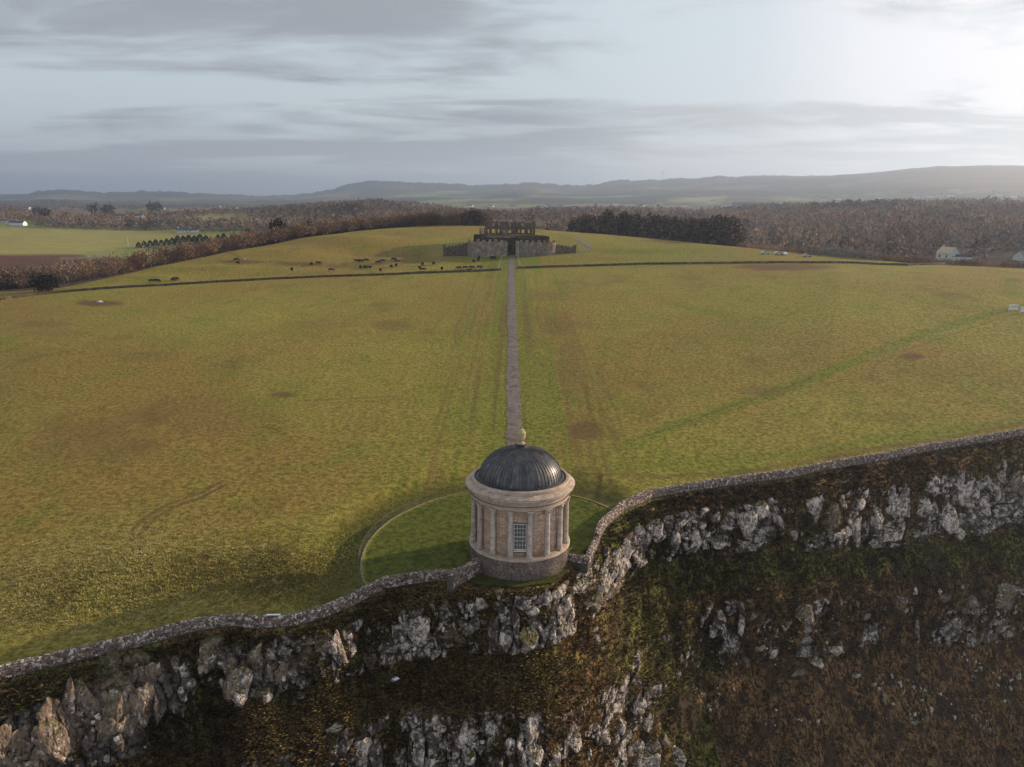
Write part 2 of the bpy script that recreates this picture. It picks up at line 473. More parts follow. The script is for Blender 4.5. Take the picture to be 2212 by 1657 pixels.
def layer(pts, mode='y', smooth=5):
    """pts: (x, y_or_z, r) -> r(az), z(az).  mode 'y': second number is a row of the photograph, 'z': a height"""
    pts = np.array(pts, float)
    if mode == 'y':
        az, tn = ray(pts[:, 0], pts[:, 1]); z = CAM[2] - tn*pts[:, 2]
    else:
        az, tn = ray(pts[:, 0], np.full(len(pts), 520.)); z = pts[:, 1]
    o = np.argsort(az); az, rr, z = az[o], pts[o, 2], z[o]
    r_ = np.interp(AZ, az, rr); z_ = np.interp(AZ, az, z)
    if smooth:
        k = np.ones(smooth)/smooth
        r_ = np.convolve(np.pad(r_, smooth//2, 'edge'), k, 'valid'); z_ = np.convolve(np.pad(z_, smooth//2, 'edge'), k, 'valid')
    return r_, z_


def rim_layer(pts):
    """pts: (x, y, z): where the foot of the clifftop wall stands"""
    pts = np.array(pts, float); az, tn = ray(pts[:, 0], pts[:, 1]); rr = (CAM[2]-pts[:, 2])/tn
    o = np.argsort(az, kind='stable')
    return np.interp(AZ, az[o], rr[o]), np.interp(AZ, az[o], pts[o, 2])


RIM = [(-260, 1530, -1.6), (0, 1468, -1.2), (130, 1434, -1.0), (300, 1395, -.8), (420, 1363, -.7), (500, 1350, -.6), (560, 1355, -.5),
       (640, 1348, -.4), (700, 1330, -.3), (760, 1305, -.2), (830, 1268, -.1), (920, 1254, 0), (1000, 1250, 0), (1035, 1262, -.1), (1120, 1268, -.1),
       (1200, 1258, -.1), (1232, 1225, 0), (1262, 1192, .1), (1286, 1182, .1), (1297, 1148, .2), (1345, 1107, .4), (1405, 1082, .6), (1500, 1062, .9),
       (1700, 1031, 1.6), (1900, 994, 2.2), (2100, 957, 2.9), (2212, 941, 3.3), (2450, 906, 4.0)]
L = [rim_layer(RIM)]
L.append(layer([(-200, 680, 370), (0, 650, 350), (130, 632, 345), (300, 620, 345), (600, 603, 352), (1040, 583, 362), (1115, 579, 364), (1400, 571, 366), (1850, 568, 364), (1960, 576, 360), (2212, 590, 350), (2450, 600, 350)], smooth=31))
L.append(layer([(-200, 640, 392), (0, 634, 382), (130, 624, 375), (300, 588, 400), (400, 562, 420), (540, 538, 450), (640, 520, 475), (740, 502, 500), (800, 492, 520), (930, 484, 530),
                (1050, 490, 520), (1240, 500, 500), (1400, 515, 480), (1600, 535, 450), (1750, 550, 430), (1950, 569, 400), (2212, 581, 385), (2450, 585, 380)], smooth=15))
L.append(layer([(-200, -6, 480), (0, -7, 480), (300, -8, 500), (540, -4, 590), (800, 4, 680), (1050, 6, 680), (1240, 5, 650), (1600, 1, 600), (1800, 5, 560), (1950, 8, 520), (2212, 9, 500), (2450, 9, 500)], 'z', 31))
L.append(layer([(-200, 497, 1150), (0, 494, 1150), (300, 497, 1150), (540, 488, 1100), (740, 478, 1100), (900, 468, 1100), (1100, 475, 1100), (1240, 478, 1100), (1500, 492, 1050), (1700, 495, 1000), (1900, 492, 950), (2212, 492, 900), (2450, 492, 900)], smooth=31))
L.append(layer([(-200, 466, 1900), (0, 464, 1900), (300, 466, 1900), (540, 462, 1900), (700, 452, 1800), (800, 446, 1700), (900, 452, 1700), (1000, 466, 1800), (1100, 466, 1900), (1180, 456, 1900), (1260, 462, 1900), (1500, 462, 1900), (1700, 456, 1700), (1900, 450, 1600), (2212, 448, 1500), (2450, 448, 1500)], smooth=15))
L.append(layer([(-200, 448, 3400), (0, 447, 3400), (300, 448, 3400), (600, 446, 3400), (740, 443, 3400), (900, 441, 3400), (1100, 440, 3400), (1300, 441, 3400), (1600, 443, 3200), (1900, 442, 3000), (2212, 440, 2800), (2450, 440, 2800)], smooth=31))
L.append(layer([(-200, 436, 5600), (0, 436, 5600), (300, 436, 5600), (600, 434, 5600), (740, 428, 5600), (900, 422, 5600), (1040, 425, 5400), (1130, 415, 5200), (1240, 424, 5200), (1400, 414, 5200), (1600, 410, 5000), (1800, 405, 4600), (2000, 398, 4200), (2212, 396, 4200), (2450, 398, 4200)], smooth=21))
L.append(layer([(-300, 428, 9000), (0, 425, 9000), (60, 420, 9000), (110, 412, 9000), (180, 413, 9000), (240, 417, 9000), (330, 415, 9000), (450, 419, 9000), (560, 424, 9000), (650, 420, 9000), (722, 412, 8800), (745, 402, 8800), (800, 394, 8800),
                (850, 395, 8800), (940, 399, 8800), (1040, 401, 8800), (1150, 396, 8500), (1230, 402, 8500), (1285, 401, 8200), (1310, 394, 8200), (1350, 391, 8200), (1480, 390, 8200), (1560, 386, 8000), (1691, 382, 7500), (1795, 382, 7000),
                (1965, 366, 6500), (2031, 362, 6300), (2135, 360, 6200), (2212, 362, 6200), (2450, 372, 6200)], smooth=3))
jz = fbm(AZ*90, AZ*0, 4, 97); jz2 = np.abs(fbm(AZ*260, AZ*0, 2, 98)); L[-1] = (L[-1][0], L[-1][1]+(jz*14+jz2*12)*sstep(R(27), R(12), AZ))
L.append((L[-1][0]+2500, np.full(NA, 40.0)))
L.append((L[-1][0]+9000, np.full(NA, 30.0)))
LR = np.array([a for a, b in L]); LZ = np.array([b for a, b in L]); LL = np.log(LR)


def pchip(X, Y, q):
    """X, Y (k, n) knots per column; q (m, n) queries -> (m, n)"""
    h = np.diff(X, axis=0); d = np.diff(Y, axis=0)/h
    mm = np.zeros_like(Y)
    w1 = 2*h[1:]+h[:-1]; w2 = h[1:]+2*h[:-1]
    ok = d[:-1]*d[1:] > 0
    with np.errstate(divide='ignore', invalid='ignore'):
        mm[1:-1] = np.where(ok, (w1+w2)/(w1/d[:-1]+w2/d[1:]), 0)
    mm[0] = d[0]; mm[-1] = d[-1]
    out = np.zeros_like(q)
    for k in range(len(X)-1):
        m = (q >= X[k]) & ((q <= X[k+1]) if k == len(X)-2 else (q < X[k+1]))
        t = (q-X[k])/h[k]
        v = (2*t**3-3*t**2+1)*Y[k]+(t**3-2*t**2+t)*h[k]*mm[k]+(-2*t**3+3*t**2)*Y[k+1]+(t**3-t**2)*h[k]*mm[k+1]
        out = np.where(m, v, out)
    return out


# rows: knots of log-distance shared by all columns (as fractions between layers), dense where the picture is
ROWSEG = [300, 46, 22, 26, 20, 18, 16, 30, 6, 4]
rows = []
for k, n in enumerate(ROWSEG):
    f = np.linspace(0, 1, n, endpoint=False)
    if k == 0: f = f**1.0
    rows.append(LL[k][None]+(LL[k+1]-LL[k])[None]*f[:, None])
rows.append(LL[-1][None])
LG = np.concatenate(rows); NR = len(LG); RG = np.exp(LG)


def box_smooth(a, n):
    for _ in range(2): a = np.convolve(np.pad(a, n//2, 'edge'), np.ones(n)/n, 'valid')
    return a


LLs = LL.copy(); LZs = LZ.copy()      # the pasture itself runs smoothly under the kinks of the wall line
LLs[0] = np.log(box_smooth(LR[0], 201)); LZs[0] = box_smooth(LZ[0], 201)
for q_, n_ in ((1, 161), (2, 61)): LLs[q_] = box_smooth(LL[q_], n_); LZs[q_] = box_smooth(LZ[q_], n_)
ZG = pchip(LLs, LZs, np.maximum(LG, LLs[0][None]))
slope0 = (ZG[20]-ZG[0])*0+.02
ZG -= np.maximum(np.exp(LLs[0])[None]-RG, 0)*.03
LZ[0] = ZG[0]
XG = CAM[0]+RG*np.sin(AZ)[None]; YG = CAM[1]+RG*np.cos(AZ)[None]
# relief
rt_ = np.hypot(XG, YG)
fade0 = sstep(0, 12, RG-LR[0][None])
ZG += fade0*(fbm(XG/60, YG/60, 3, 11)*.55*sstep(90, 180, RG) + fbm(XG/14, YG/14, 3, 12)*.12)
ZG += sstep(380, 700, RG)*fbm(XG/160, YG/160, 4, 13)*np.clip(RG*.004, 0, 7)*(RG < LR[8][None]*1.05)
ZG += sstep(2500, 5000, RG)*fbm(XG/900, YG/900, 4, 14)*14*(np.abs(RG/LR[8][None]-1) > .02)
# the sunk ring outside the temple fence, on the land side
ring = sstep(19.3, 22.0, rt_)*(1-sstep(22.6, 29, rt_))
ZG -= ring*1.25*fade0
# hollows and swells of the pasture round the ruin: (x, y, sx, sy, dz)
px_, py_, _ = project(np.stack([XG.ravel(), YG.ravel(), ZG.ravel()], 1))
px_ = px_.reshape(XG.shape); py_ = py_.reshape(XG.shape)
for (gx, gy, sx, sy, dz) in [(640, 545, 120, 9, 1.8), (760, 522, 110, 9, 3.2), (760, 545, 120, 8, -2.2), (900, 545, 60, 8, -1.6), (450, 580, 120, 6, 1.2), (700, 590, 160, 4, .7), (330, 600, 60, 5, .9), (1350, 545, 90, 6, -1.0), (1500, 540, 120, 6, .8), (700, 575, 200, 5, -.6)]:
    ZG += dz*np.exp(-((px_-gx)/sx)**2-((py_-gy)/sy)**2)*(RG < 520)
# tussocks of the rough corner by the wall
tus = np.exp(-((px_-270)/330)**2-((py_-1290)/105)**2) + .8*np.exp(-((px_-620)/260)**2-((py_-1250)/80)**2)
tus = np.clip(tus, 0, 1)*fade0
f1, f2, cid = worley(XG/1.15, YG/1.15, 5)
ZG += tus*np.clip(.55-f1, 0, 1)*(.25+.5*cid)*.55
f1b, _, cidb = worley(XG/.7, YG/.7, 6)
ZG += fade0*np.clip(.5-f1b, 0, 1)*.07*(RG < 190)*np.clip(fbm(XG/9, YG/9, 3, 15)*1.6+.35, 0, 1)
ZG += fade0*fbm(XG/2.6, YG/2.6, 3, 16)*.06*(RG < 260)


def col_interp(az): return np.clip((np.asarray(az)-AZ[0])/(AZ[1]-AZ[0]), 0, NA-1.001)


def ground_z(x, y):
    """height of the land at a place (field and farmland, not the cliff)"""
    az = math.atan2(x-CAM[0], y-CAM[1]); r = math.hypot(x-CAM[0], y-CAM[1])
    c = float(col_interp(az)); i = int(c); f = c-i
    za = np.interp(math.log(r), LG[:, i], ZG[:, i]); zb = np.interp(math.log(r), LG[:, i+1], ZG[:, i+1])
    return float(za*(1-f)+zb*f)


def hit(dx, dy, rmin=0, rmax=1e9):
    """the place on the land seen at a photograph position (2212-wide coordinates)"""
    az, tn = ray([dx], [dy]); az = float(az[0]); tn = float(tn[0])
    c = float(col_interp(az)); i = int(c); f = c-i
    rr = RG[:, i]*(1-f)+RG[:, i+1]*f; zz_ = ZG[:, i]*(1-f)+ZG[:, i+1]*f
    d = (CAM[2]-tn*rr)-zz_
    k = np.where((d <= 0) & (rr > rmin))[0]
    if len(k) == 0 or rr[k[0]] > rmax:
        ok = np.where((rr > rmin) & (rr < rmax))[0]
        j = ok[np.argmin(np.abs(d[ok]))] if len(ok) else 0
        r = rr[j]; z = zz_[j]
    else:
        j = k[0]
        if j == 0: r = rr[0]
        else:
            t = d[j-1]/(d[j-1]-d[j]+1e-9); t = min(max(t, 0), 1); r = rr[j-1]+(rr[j]-rr[j-1])*t
        z = float(np.interp(r, rr, zz_))
    return Vector((CAM[0]+r*math.sin(az), CAM[1]+r*math.cos(az), z))


def grid_faces(nr, nc, r0=0):
    i = np.arange(nr-1)[:, None]*nc+np.arange(nc-1)[None]
    return np.stack([i, i+1, i+nc+1, i+nc], -1).reshape(-1, 4)


def seg_dist(X, Y, pts, width_at=None):
    d = np.full(X.shape, 1e9)
    for (a, b), (c, e) in zip(pts[:-1], pts[1:]):
        vx, vy = c-a, e-b; t = np.clip(((X-a)*vx+(Y-b)*vy)/(vx*vx+vy*vy+1e-9), 0, 1)
        d = np.minimum(d, np.hypot(X-a-vx*t, Y-b-vy*t))
    return d


kF = int(sum(ROWSEG[:2]))+1           # field up to the crest
kM = int(sum(ROWSEG[:6]))+1
def sheet(name, k0, k1, mat):
    V = np.stack([XG[k0:k1], YG[k0:k1], ZG[k0:k1]], -1).reshape(-1, 3)
    o = bigmesh(name, V, grid_faces(k1-k0, NA), mat); tag(o, kind='structure'); return o, V


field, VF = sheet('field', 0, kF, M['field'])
px_, py_, _ = project(VF); X, Y = VF[:, 0], VF[:, 1]; rr_ = np.hypot(X, Y)
dirt = np.zeros(len(VF)); green = np.zeros(len(VF)); dark = np.zeros(len(VF))
n_a = fbm(X/6, Y/6, 4, 31); n_b = fbm(X/2.0, Y/2.0, 3, 32)
for (gx, gy, sx, sy, a) in [(215, 655, 55, 7, .9), (610, 853, 28, 7, .75), (1970, 770, 34, 8, .85), (1265, 928, 42, 22, .75), (845, 703, 50, 12, .4), (1690, 577, 110, 8, .8), (1200, 700, 30, 30, .35),
                            (1180, 640, 60, 12, .3), (420, 900, 180, 50, .22), (200, 960, 160, 60, .2), (1230, 790, 30, 80, .3), (1640, 845, 60, 12, .35), (530, 566, 60, 4, .8), (640, 570, 60, 4, .8), (760, 577, 60, 4, .5),
                            (870, 560, 120, 7, .25), (130, 720, 90, 10, .25), (1900, 900, 90, 14, .2), (700, 700, 90, 12, .25), (320, 770, 90, 12, .2), (2190, 605, 25, 5, .4), (90, 700, 60, 8, .3)]:
    g = np.exp(-((px_-gx)/sx)**2-((py_-gy)/sy)**2)
    dirt = np.maximum(dirt, a*sstep(.18, .75, g+.35*n_a*g**.3))
# mown margins beside the path (world space) and greener swathes
pathx = lambda y: -1.9+(y-50)*0.0
def lines(pts_disp): return [(p.x, p.y) for p in (hit(*q) for q in pts_disp)]
PATH = lines([(1111, 990), (1111, 935), (1109, 850), (1107.5, 760), (1106, 680), (1105, 620), (1104.5, 575), (1104.5, 556)])
dpath = seg_dist(X, Y, PATH)
green = np.maximum(green, .65*(1-sstep(4.5, 8.5+n_a*2, dpath)))
green = np.maximum(green, .5*np.exp(-((px_-1010)/75)**2-((py_-880)/150)**2)*sstep(-.4, .5, n_a+.3))
green = np.maximum(green, .55*np.exp(-((px_-1170)/35)**2-((py_-930)/70)**2))
green = np.maximum(green, .6*np.exp(-((px_-1600)/450)**2-((py_-1010)/55)**2)*sstep(-.6, .4, n_a))
green = np.maximum(green, .5*np.exp(-((px_-1450)/260)**2-((py_-545)/28)**2))
green = np.maximum(green, .8*(dpath < 14)*(py_ < 582)*1.0)
for pts, wd, a in [([(1350, 965), (1440, 925), (1700, 838), (1860, 775), (2000, 718), (2130, 680), (2230, 655)], 1.6, .75), ([(1240, 1015), (1420, 1008), (1700, 985), (1900, 950), (2230, 905)], 1.1, .6), ([(2180, 600), (2188, 640)], 2.0, .5)]:
    d = seg_dist(X, Y, lines(pts)); green = np.maximum(green, a*(1-sstep(wd*.6, wd*1.8, d+n_b*.6)))
for pts, wd, a in [([(290, 1200), (283, 1150), (310, 1120), (362, 1090), (430, 1066), (480, 1040)], .28, .8), ([(308, 1200), (301, 1156), (326, 1126), (376, 1096), (440, 1072), (490, 1046)], .28, .8),
                   ([(640, 866), (740, 862), (860, 857)], .3, .6), ([(660, 875), (760, 869), (880, 862)], .3, .45), ([(1370, 950), (1400, 940), (1520, 898), (1640, 858), (1760, 812)], .25, .5),
                   ([(1240, 1022), (1300, 1025), (1400, 1030)], .3, .6), ([(1250, 1010), (1340, 1022), (1430, 1030), (1600, 1022), (1900, 968), (2212, 914)], .5, .45), ([(1900, 830), (1880, 810), (1900, 780), (2000, 740), (2150, 690)], .3, .3),
                   ([(350, 562), (530, 564), (700, 572), (850, 570), (930, 563)], .7, .55), ([(520, 1300), (620, 1240), (700, 1190)], .3, .4)]:
    d = seg_dist(X, Y, lines(pts)); dirt = np.maximum(dirt, a*(1-sstep(wd*.7, wd*1.9, d)))
streak = fbm(X/1.1+3, Y/70, 3, 33)*(1-sstep(10, 34, dpath))*(1-sstep(250, 330, Y))
green = np.maximum(green, .75*sstep(.05, .5, streak)); dirt = np.maximum(dirt, .45*sstep(.05, .5, -streak))
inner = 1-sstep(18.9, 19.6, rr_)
green = np.maximum(green, inner*.95); dark = np.maximum(dark, inner*.62); fr0 = inner*(Y < -4.5)*(np.abs(X) < 13); dark = np.maximum(dark, fr0*.97)  # lawn: shade painted over its darker mown green; plain dark turf in front
dark = np.maximum(dark, .72*sstep(19.2, 19.9, rr_)*(1-sstep(23.5, 28, rr_+n_a*1.5)))  # shade of the sunk ring painted into its darker grass
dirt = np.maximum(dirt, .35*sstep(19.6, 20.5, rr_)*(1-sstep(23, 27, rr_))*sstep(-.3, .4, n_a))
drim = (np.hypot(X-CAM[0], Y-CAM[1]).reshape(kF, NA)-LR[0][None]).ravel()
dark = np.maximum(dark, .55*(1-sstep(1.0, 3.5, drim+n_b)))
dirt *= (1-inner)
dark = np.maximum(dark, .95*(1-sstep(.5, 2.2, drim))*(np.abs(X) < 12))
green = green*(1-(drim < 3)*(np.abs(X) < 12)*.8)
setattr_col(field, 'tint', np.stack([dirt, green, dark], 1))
sa = field.data.attributes.new('straw', 'FLOAT', 'POINT')
straw = np.clip(tus[:kF].ravel()*1.2*sstep(-.55, .25, n_a), 0, 1)*(1-inner)*(1-sstep(0, 1, dark*2))
sa.data.foreach_set('value', straw.astype(np.float32))

land, VL = sheet('farmland', kF-1, kM, M['farm'])
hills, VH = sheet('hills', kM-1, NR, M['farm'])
GREEN = [(.155, .19, .055), (.19, .20, .07), (.12, .15, .045)]; BROWN = [(.14, .095, .06), (.16, .115, .08), (.12, .085, .06), (.18, .14, .09)]


def poly_mask(px, py, poly):
    m = np.zeros(px.shape, bool); n = len(poly)
    for i in range(n):
        x0, y0 = poly[i]; x1, y1 = poly[(i+1) % n]
        c = ((y0 > py) != (y1 > py)); xi = (x1-x0)*(py-y0)/((y1-y0) if y1 != y0 else 1e-9)+x0
        m ^= c & (px < xi)
    return m


def cover(V, cell, pg):
    X, Y = V[:, 0], V[:, 1]; wob = fbm(X/cell/1.5, Y/cell/1.5, 3, 40)*.35
    f1, f2, cid = worley(X/cell+wob, Y/cell*1.0-wob, 41)
    C = np.zeros((len(V), 3)); pal = np.array(BROWN+GREEN)
    k = np.where(cid < pg, 4+(cid/pg*2.99).astype(int), ((cid-pg)/(1-pg)*3.99).astype(int)); C[:] = pal[np.clip(k, 0, 6)]
    hedge = 1-sstep(.02, .07, f2-f1); C = C*(1-hedge[:, None]*.65)+np.array([.05, .036, .028])*hedge[:, None]*.65
    return C


C = cover(VL, 210, .35); px_, py_, pz_ = project(VL); r_ = np.hypot(VL[:, 0]-CAM[0], VL[:, 1]-CAM[1])
wood = (px_ > 560) & (r_ < 2300); C[wood] = C[wood]*.25+np.array([.10, .068, .05])*.75
near = r_ < 700; C[near] = np.array([.09, .06, .042])
for poly, c in [([(-300, 487), (380, 497), (560, 500), (660, 494), (600, 512), (330, 527), (180, 549), (-300, 549)], (.25, .225, .075)), ([(-300, 549), (170, 549), (60, 575), (-300, 575)], (.10, .05, .034)), ([(-300, 575), (60, 575), (0, 625), (-300, 625)], (.085, .04, .03)),
                ([(330, 472), (480, 462), (640, 461), (760, 466), (700, 478), (520, 482), (380, 480)], (.21, .21, .07)), ([(520, 480), (720, 478), (830, 482), (760, 495), (560, 497)], (.10, .115, .05)),
                ([(0, 470), (90, 470), (60, 483), (0, 485)], (.17, .19, .06)), ([(1500, 449), (1620, 446), (1740, 450), (1700, 456), (1520, 456)], (.24, .26, .09)),
                ([(1790, 556), (1900, 556), (1960, 570), (1780, 562)], (.17, .19, .055)), ([(2000, 572), (2450, 576), (2450, 600), (2000, 588)], (.085, .05, .035)),
                ([(1990, 560), (2100, 562), (2120, 568), (1990, 570)], (.20, .19, .09))]:
    m = poly_mask(px_, py_, poly); C[m] = np.array(c)*(.9+.2*rng.random())
setattr_col(land, 'cover', C)
C = cover(VH, 420, .5); px_, py_, pz_ = project(VH)
top = sstep(0, 1, (VH[:, 2]-95)/90); moor = np.array([.10, .075, .07]); C = C*(.45+.75*sstep(-.2, .3, fbm(VH[:, 0]/260, VH[:, 1]/700, 3, 46)))[:, None]; C = C*(1-top[:, None]*.8)+moor*top[:, None]*.8
f = fbm(VH[:, 0]/500, VH[:, 1]/500, 4, 44); fm = sstep(-.02, .14, f)[:, None]*.85; C = C*(1-fm)+np.array([.035, .032, .030])*fm
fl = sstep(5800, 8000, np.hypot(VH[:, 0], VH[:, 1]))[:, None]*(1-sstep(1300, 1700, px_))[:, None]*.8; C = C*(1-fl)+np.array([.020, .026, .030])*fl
rm = sstep(1750, 2050, px_)[:, None]*sstep(90, 150, VH[:, 2])[:, None]; C = C*(1-rm)+np.array([.15, .10, .075])*rm
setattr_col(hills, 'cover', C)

# ------------------------------------------------------------------ THE CLIFF
NC = 900; AZC = np.linspace(R(-46.9), R(45.9), NC)
CL = [  # x, rock top, rock bottom, lower rock top, lower rock bottom
    (-260, 1590, 1780, 1860, 2000), (0, 1548, 1725, 1800, 1960), (120, 1500, 1700, 1790, 1960), (250, 1446, 1642, 1760, 1900), (400, 1400, 1580, 1700, 1850), (500, 1392, 1530, 1650, 1850), (700, 1362, 1480, 1580, 1800), (900, 1300, 1412, 1530, 1760),
    (1100, 1280, 1400, 1525, 1750), (1200, 1272, 1390, 1530, 1750), (1262, 1230, 1345, 1520, 1740), (1300, 1215, 1310, 1480, 1700), (1350, 1160, 1260, 1440, 1660), (1400, 1128, 1222, 1360, 1500), (1500, 1098, 1196, 1300, 1440), (1700, 1076, 1190, 1290, 1430),
    (1900, 1044, 1182, 1280, 1420), (2100, 1012, 1162, 1262, 1400), (2212, 1000, 1145, 1250, 1390), (2450, 965, 1105, 1235, 1380)]
def azrow(i):
    p = np.array([(c[0], c[i]) for c in CL], float); a, t = ray(p[:, 0], p[:, 1]); return np.interp(AZC, a, t)
r0 = np.interp(AZC, AZ, LR[0]); z0 = np.interp(AZC, AZ, ZG[0])-.03; r0 = r0+.3
kr = [r0]; kz = [z0]
lat = fbm(AZC*9, AZC*0, 3, 50)
for i, deg in zip((1, 2, 3, 4), (24, 71, 41, 66)):
    T = azrow(i)*(1+.012*fbm(AZC*60, AZC*0+i, 3, 51+i)); s_ = np.tan(np.radians(deg+6*fbm(AZC*22, AZC*0+3*i, 2, 55+i)))
    rn = (44-kz[-1]+s_*kr[-1])/(T+s_); rn = np.minimum(rn, kr[-1]-.3); zn = kz[-1]-s_*(kr[-1]-rn)
    kr.append(rn); kz.append(zn)
for q_, n_ in ((1, 5), (2, 11), (3, 41), (4, 55)): kr[q_] = box_smooth(kr[q_], n_); kz[q_] = box_smooth(kz[q_], n_)
kr.append(kr[-1]-22); kz.append(kz[-1]-20)
kr.append(kr[-1]-16); kz.append(kz[-1]-5)
CSEG = [40, 95, 70, 100, 60, 8]; rr2 = []; zz2 = []; band = []
for k, n in enumerate(CSEG):
    f = np.linspace(0, 1, n, endpoint=(k == len(CSEG)-1))[:, None]
    rr2.append(kr[k]+(kr[k+1]-kr[k])*f); zz2.append(kz[k]+(kz[k+1]-kz[k])*f)
    b_ = (np.sin(np.pi*np.clip(f*1.0, 0, 1))**.35 if k in (1, 3) else np.zeros_like(f)); band.append(np.repeat(b_, NC, 1)*(1.0 if k == 1 else .75))
RC = np.concatenate(rr2); ZC = np.concatenate(zz2); BC = np.concatenate(band); NRC = len(RC)
# soften the breaks of slope
for _ in range(6):
    RC[1:-1] = (RC[:-2]+2*RC[1:-1]+RC[2:])/4; ZC[1:-1] = (ZC[:-2]+2*ZC[1:-1]+ZC[2:])/4
A2 = np.repeat(AZC[None], NRC, 0); s2 = A2*95
# big fluting: buttresses and gullies
dpt = sstep(0, 6, z0[None]-ZC)
flute = fbm(s2/9, ZC/22, 4, 60)*2.2*dpt*sstep(0, .5, BC+.35)
RC = RC-flute
# blocky rock
wx = s2+fbm(s2/3, ZC/3, 2, 61)*1.0; wz = ZC+fbm(s2/3+9, ZC/3, 2, 62)*1.2
f1, f2, cid = worley(wx/1.6, wz/2.1, 63); g1_, g2_, cid2 = worley(wx/.55, wz/.95, 64)
lower_ = (np.arange(NRC)[:, None] > sum(CSEG[:3])-20)*1.0; cpx0 = np.repeat(project(np.stack([CAM[0]+r0*np.sin(AZC), CAM[1]+r0*np.cos(AZC), z0], 1))[0][None], NRC, 0)
thr = -.04-.25*sstep(380, 200, cpx0)*(1-lower_)+.20*lower_*sstep(1400, 1500, cpx0)+.05*lower_+.06*(1-lower_)*sstep(1500, 1800, cpx0)
presence = np.clip(BC*1.3, 0, 1)*sstep(.0, .10, fbm(s2/3.2, ZC/4.5, 3, 65)*1.05+(cid-.5)*.55+(cid2-.5)*.35-thr)
block = (cid*1.5-.3)*sstep(0, .16, f2-f1) - .55*(1-sstep(0, .13, f2-f1)) + (cid2*.5-.15)*sstep(0, .2, g2_-g1_)-.22*(1-sstep(0, .15, g2_-g1_))
RC = RC-presence*block
# hanging turf
veg_n = fbm(s2/1.1, ZC/1.9, 4, 66, .6)*.75+fbm(s2/4, ZC/5, 3, 67)*1.0+fbm(s2/.45, ZC/.9, 2, 68)*.25
edge_ = sstep(0, 2.0, r0[None]-RC)
hump = (fbm(s2/2.6, ZC/3.2, 3, 77)*1.2+fbm(s2/5.5, ZC/14, 3, 78)*2.4)*sstep(4, 11, z0[None]-ZC)
RC = RC-(1-presence)*(veg_n+hump)*edge_
ZC = ZC+(1-presence)*fbm(s2/.6, RC/.6, 3, 69)*.22*edge_
XC = CAM[0]+RC*np.sin(A2); YC = CAM[1]+RC*np.cos(A2)
VC = np.stack([XC, YC, ZC], -1).reshape(-1, 3)
cliff = bigmesh('cliff', VC, grid_faces(NRC, NC)[:, ::-1], M['cliff']); tag(cliff, kind='structure')
cpx, cpy, _ = project(VC)
a_ = cliff.data.attributes.new('rock', 'FLOAT', 'POINT')
jag = fbm(s2/1.2, ZC/1.6, 3, 70)
rockm = np.clip(presence*1.1*sstep(.02, .10, f2-f1)+0*jag, 0, 1).ravel()
a_.data.foreach_set('value', rockm.astype(np.float32))
lich = .25+.75*sstep(350, 1000, cpx); lich = lich*(1-.25*sstep(1500, 1700, cpx)*(cpy > 1230))
vg = .15+.5*np.exp(-((cpx-1400-(cpy-1200)*.25)/90)**2)+.6*np.exp(-((cpy-(1235-(cpx-1600)*.08))/32)**2)*(cpx > 1380)+.5*np.exp(-((cpx-250)/350)**2-((cpy-1470)/90)**2)+.3*np.exp(-((cpx-1150)/300)**2-((cpy-1440)/50)**2)
vw = sstep(1400, 1640, cpx+90*fbm(VC[:, 0]/6, VC[:, 2]/6, 3, 90))*sstep(1230, 1330, cpy+40*fbm(VC[:, 0]/5, VC[:, 2]/5, 3, 91)); vg = vg*(1-.7*vw)-.14*vw+.35*fbm(VC[:, 0]/9, VC[:, 2]/6, 3, 92)*1.0
setattr_col(cliff, 'veg', np.stack([lich, vg, lich*0], 1))
NCt = (XC, YC, ZC)
CZgrid = (project(VC)[0].reshape(NRC, NC), project(VC)[1].reshape(NRC, NC))


def cliff_at(dx, dy):
    """index of the cliff surface point seen at a photograph position"""
    d = (CZgrid[0]-dx)**2+(CZgrid[1]-dy)**2
    return np.unravel_index(np.argmin(d), d.shape)


def cliff_frame(i, j):
    i = min(max(i, 3), NRC-4); j = min(max(j, 3), NC-4)
    p = Vector((XC[i, j], YC[i, j], ZC[i, j]))
    du = Vector((XC[i, j+3]-XC[i, j-3], YC[i, j+3]-YC[i, j-3], ZC[i, j+3]-ZC[i, j-3]))
    dv = Vector((XC[i+3, j]-XC[i-3, j], YC[i+3, j]-YC[i-3, j], ZC[i+3, j]-ZC[i-3, j]))
    n = dv.cross(du)
    if n.dot(Vector(CAM)-p) < 0: n = -n
    if n.length < 1e-6: n = Vector((0, -1, 0))
    return p, n.normalized()


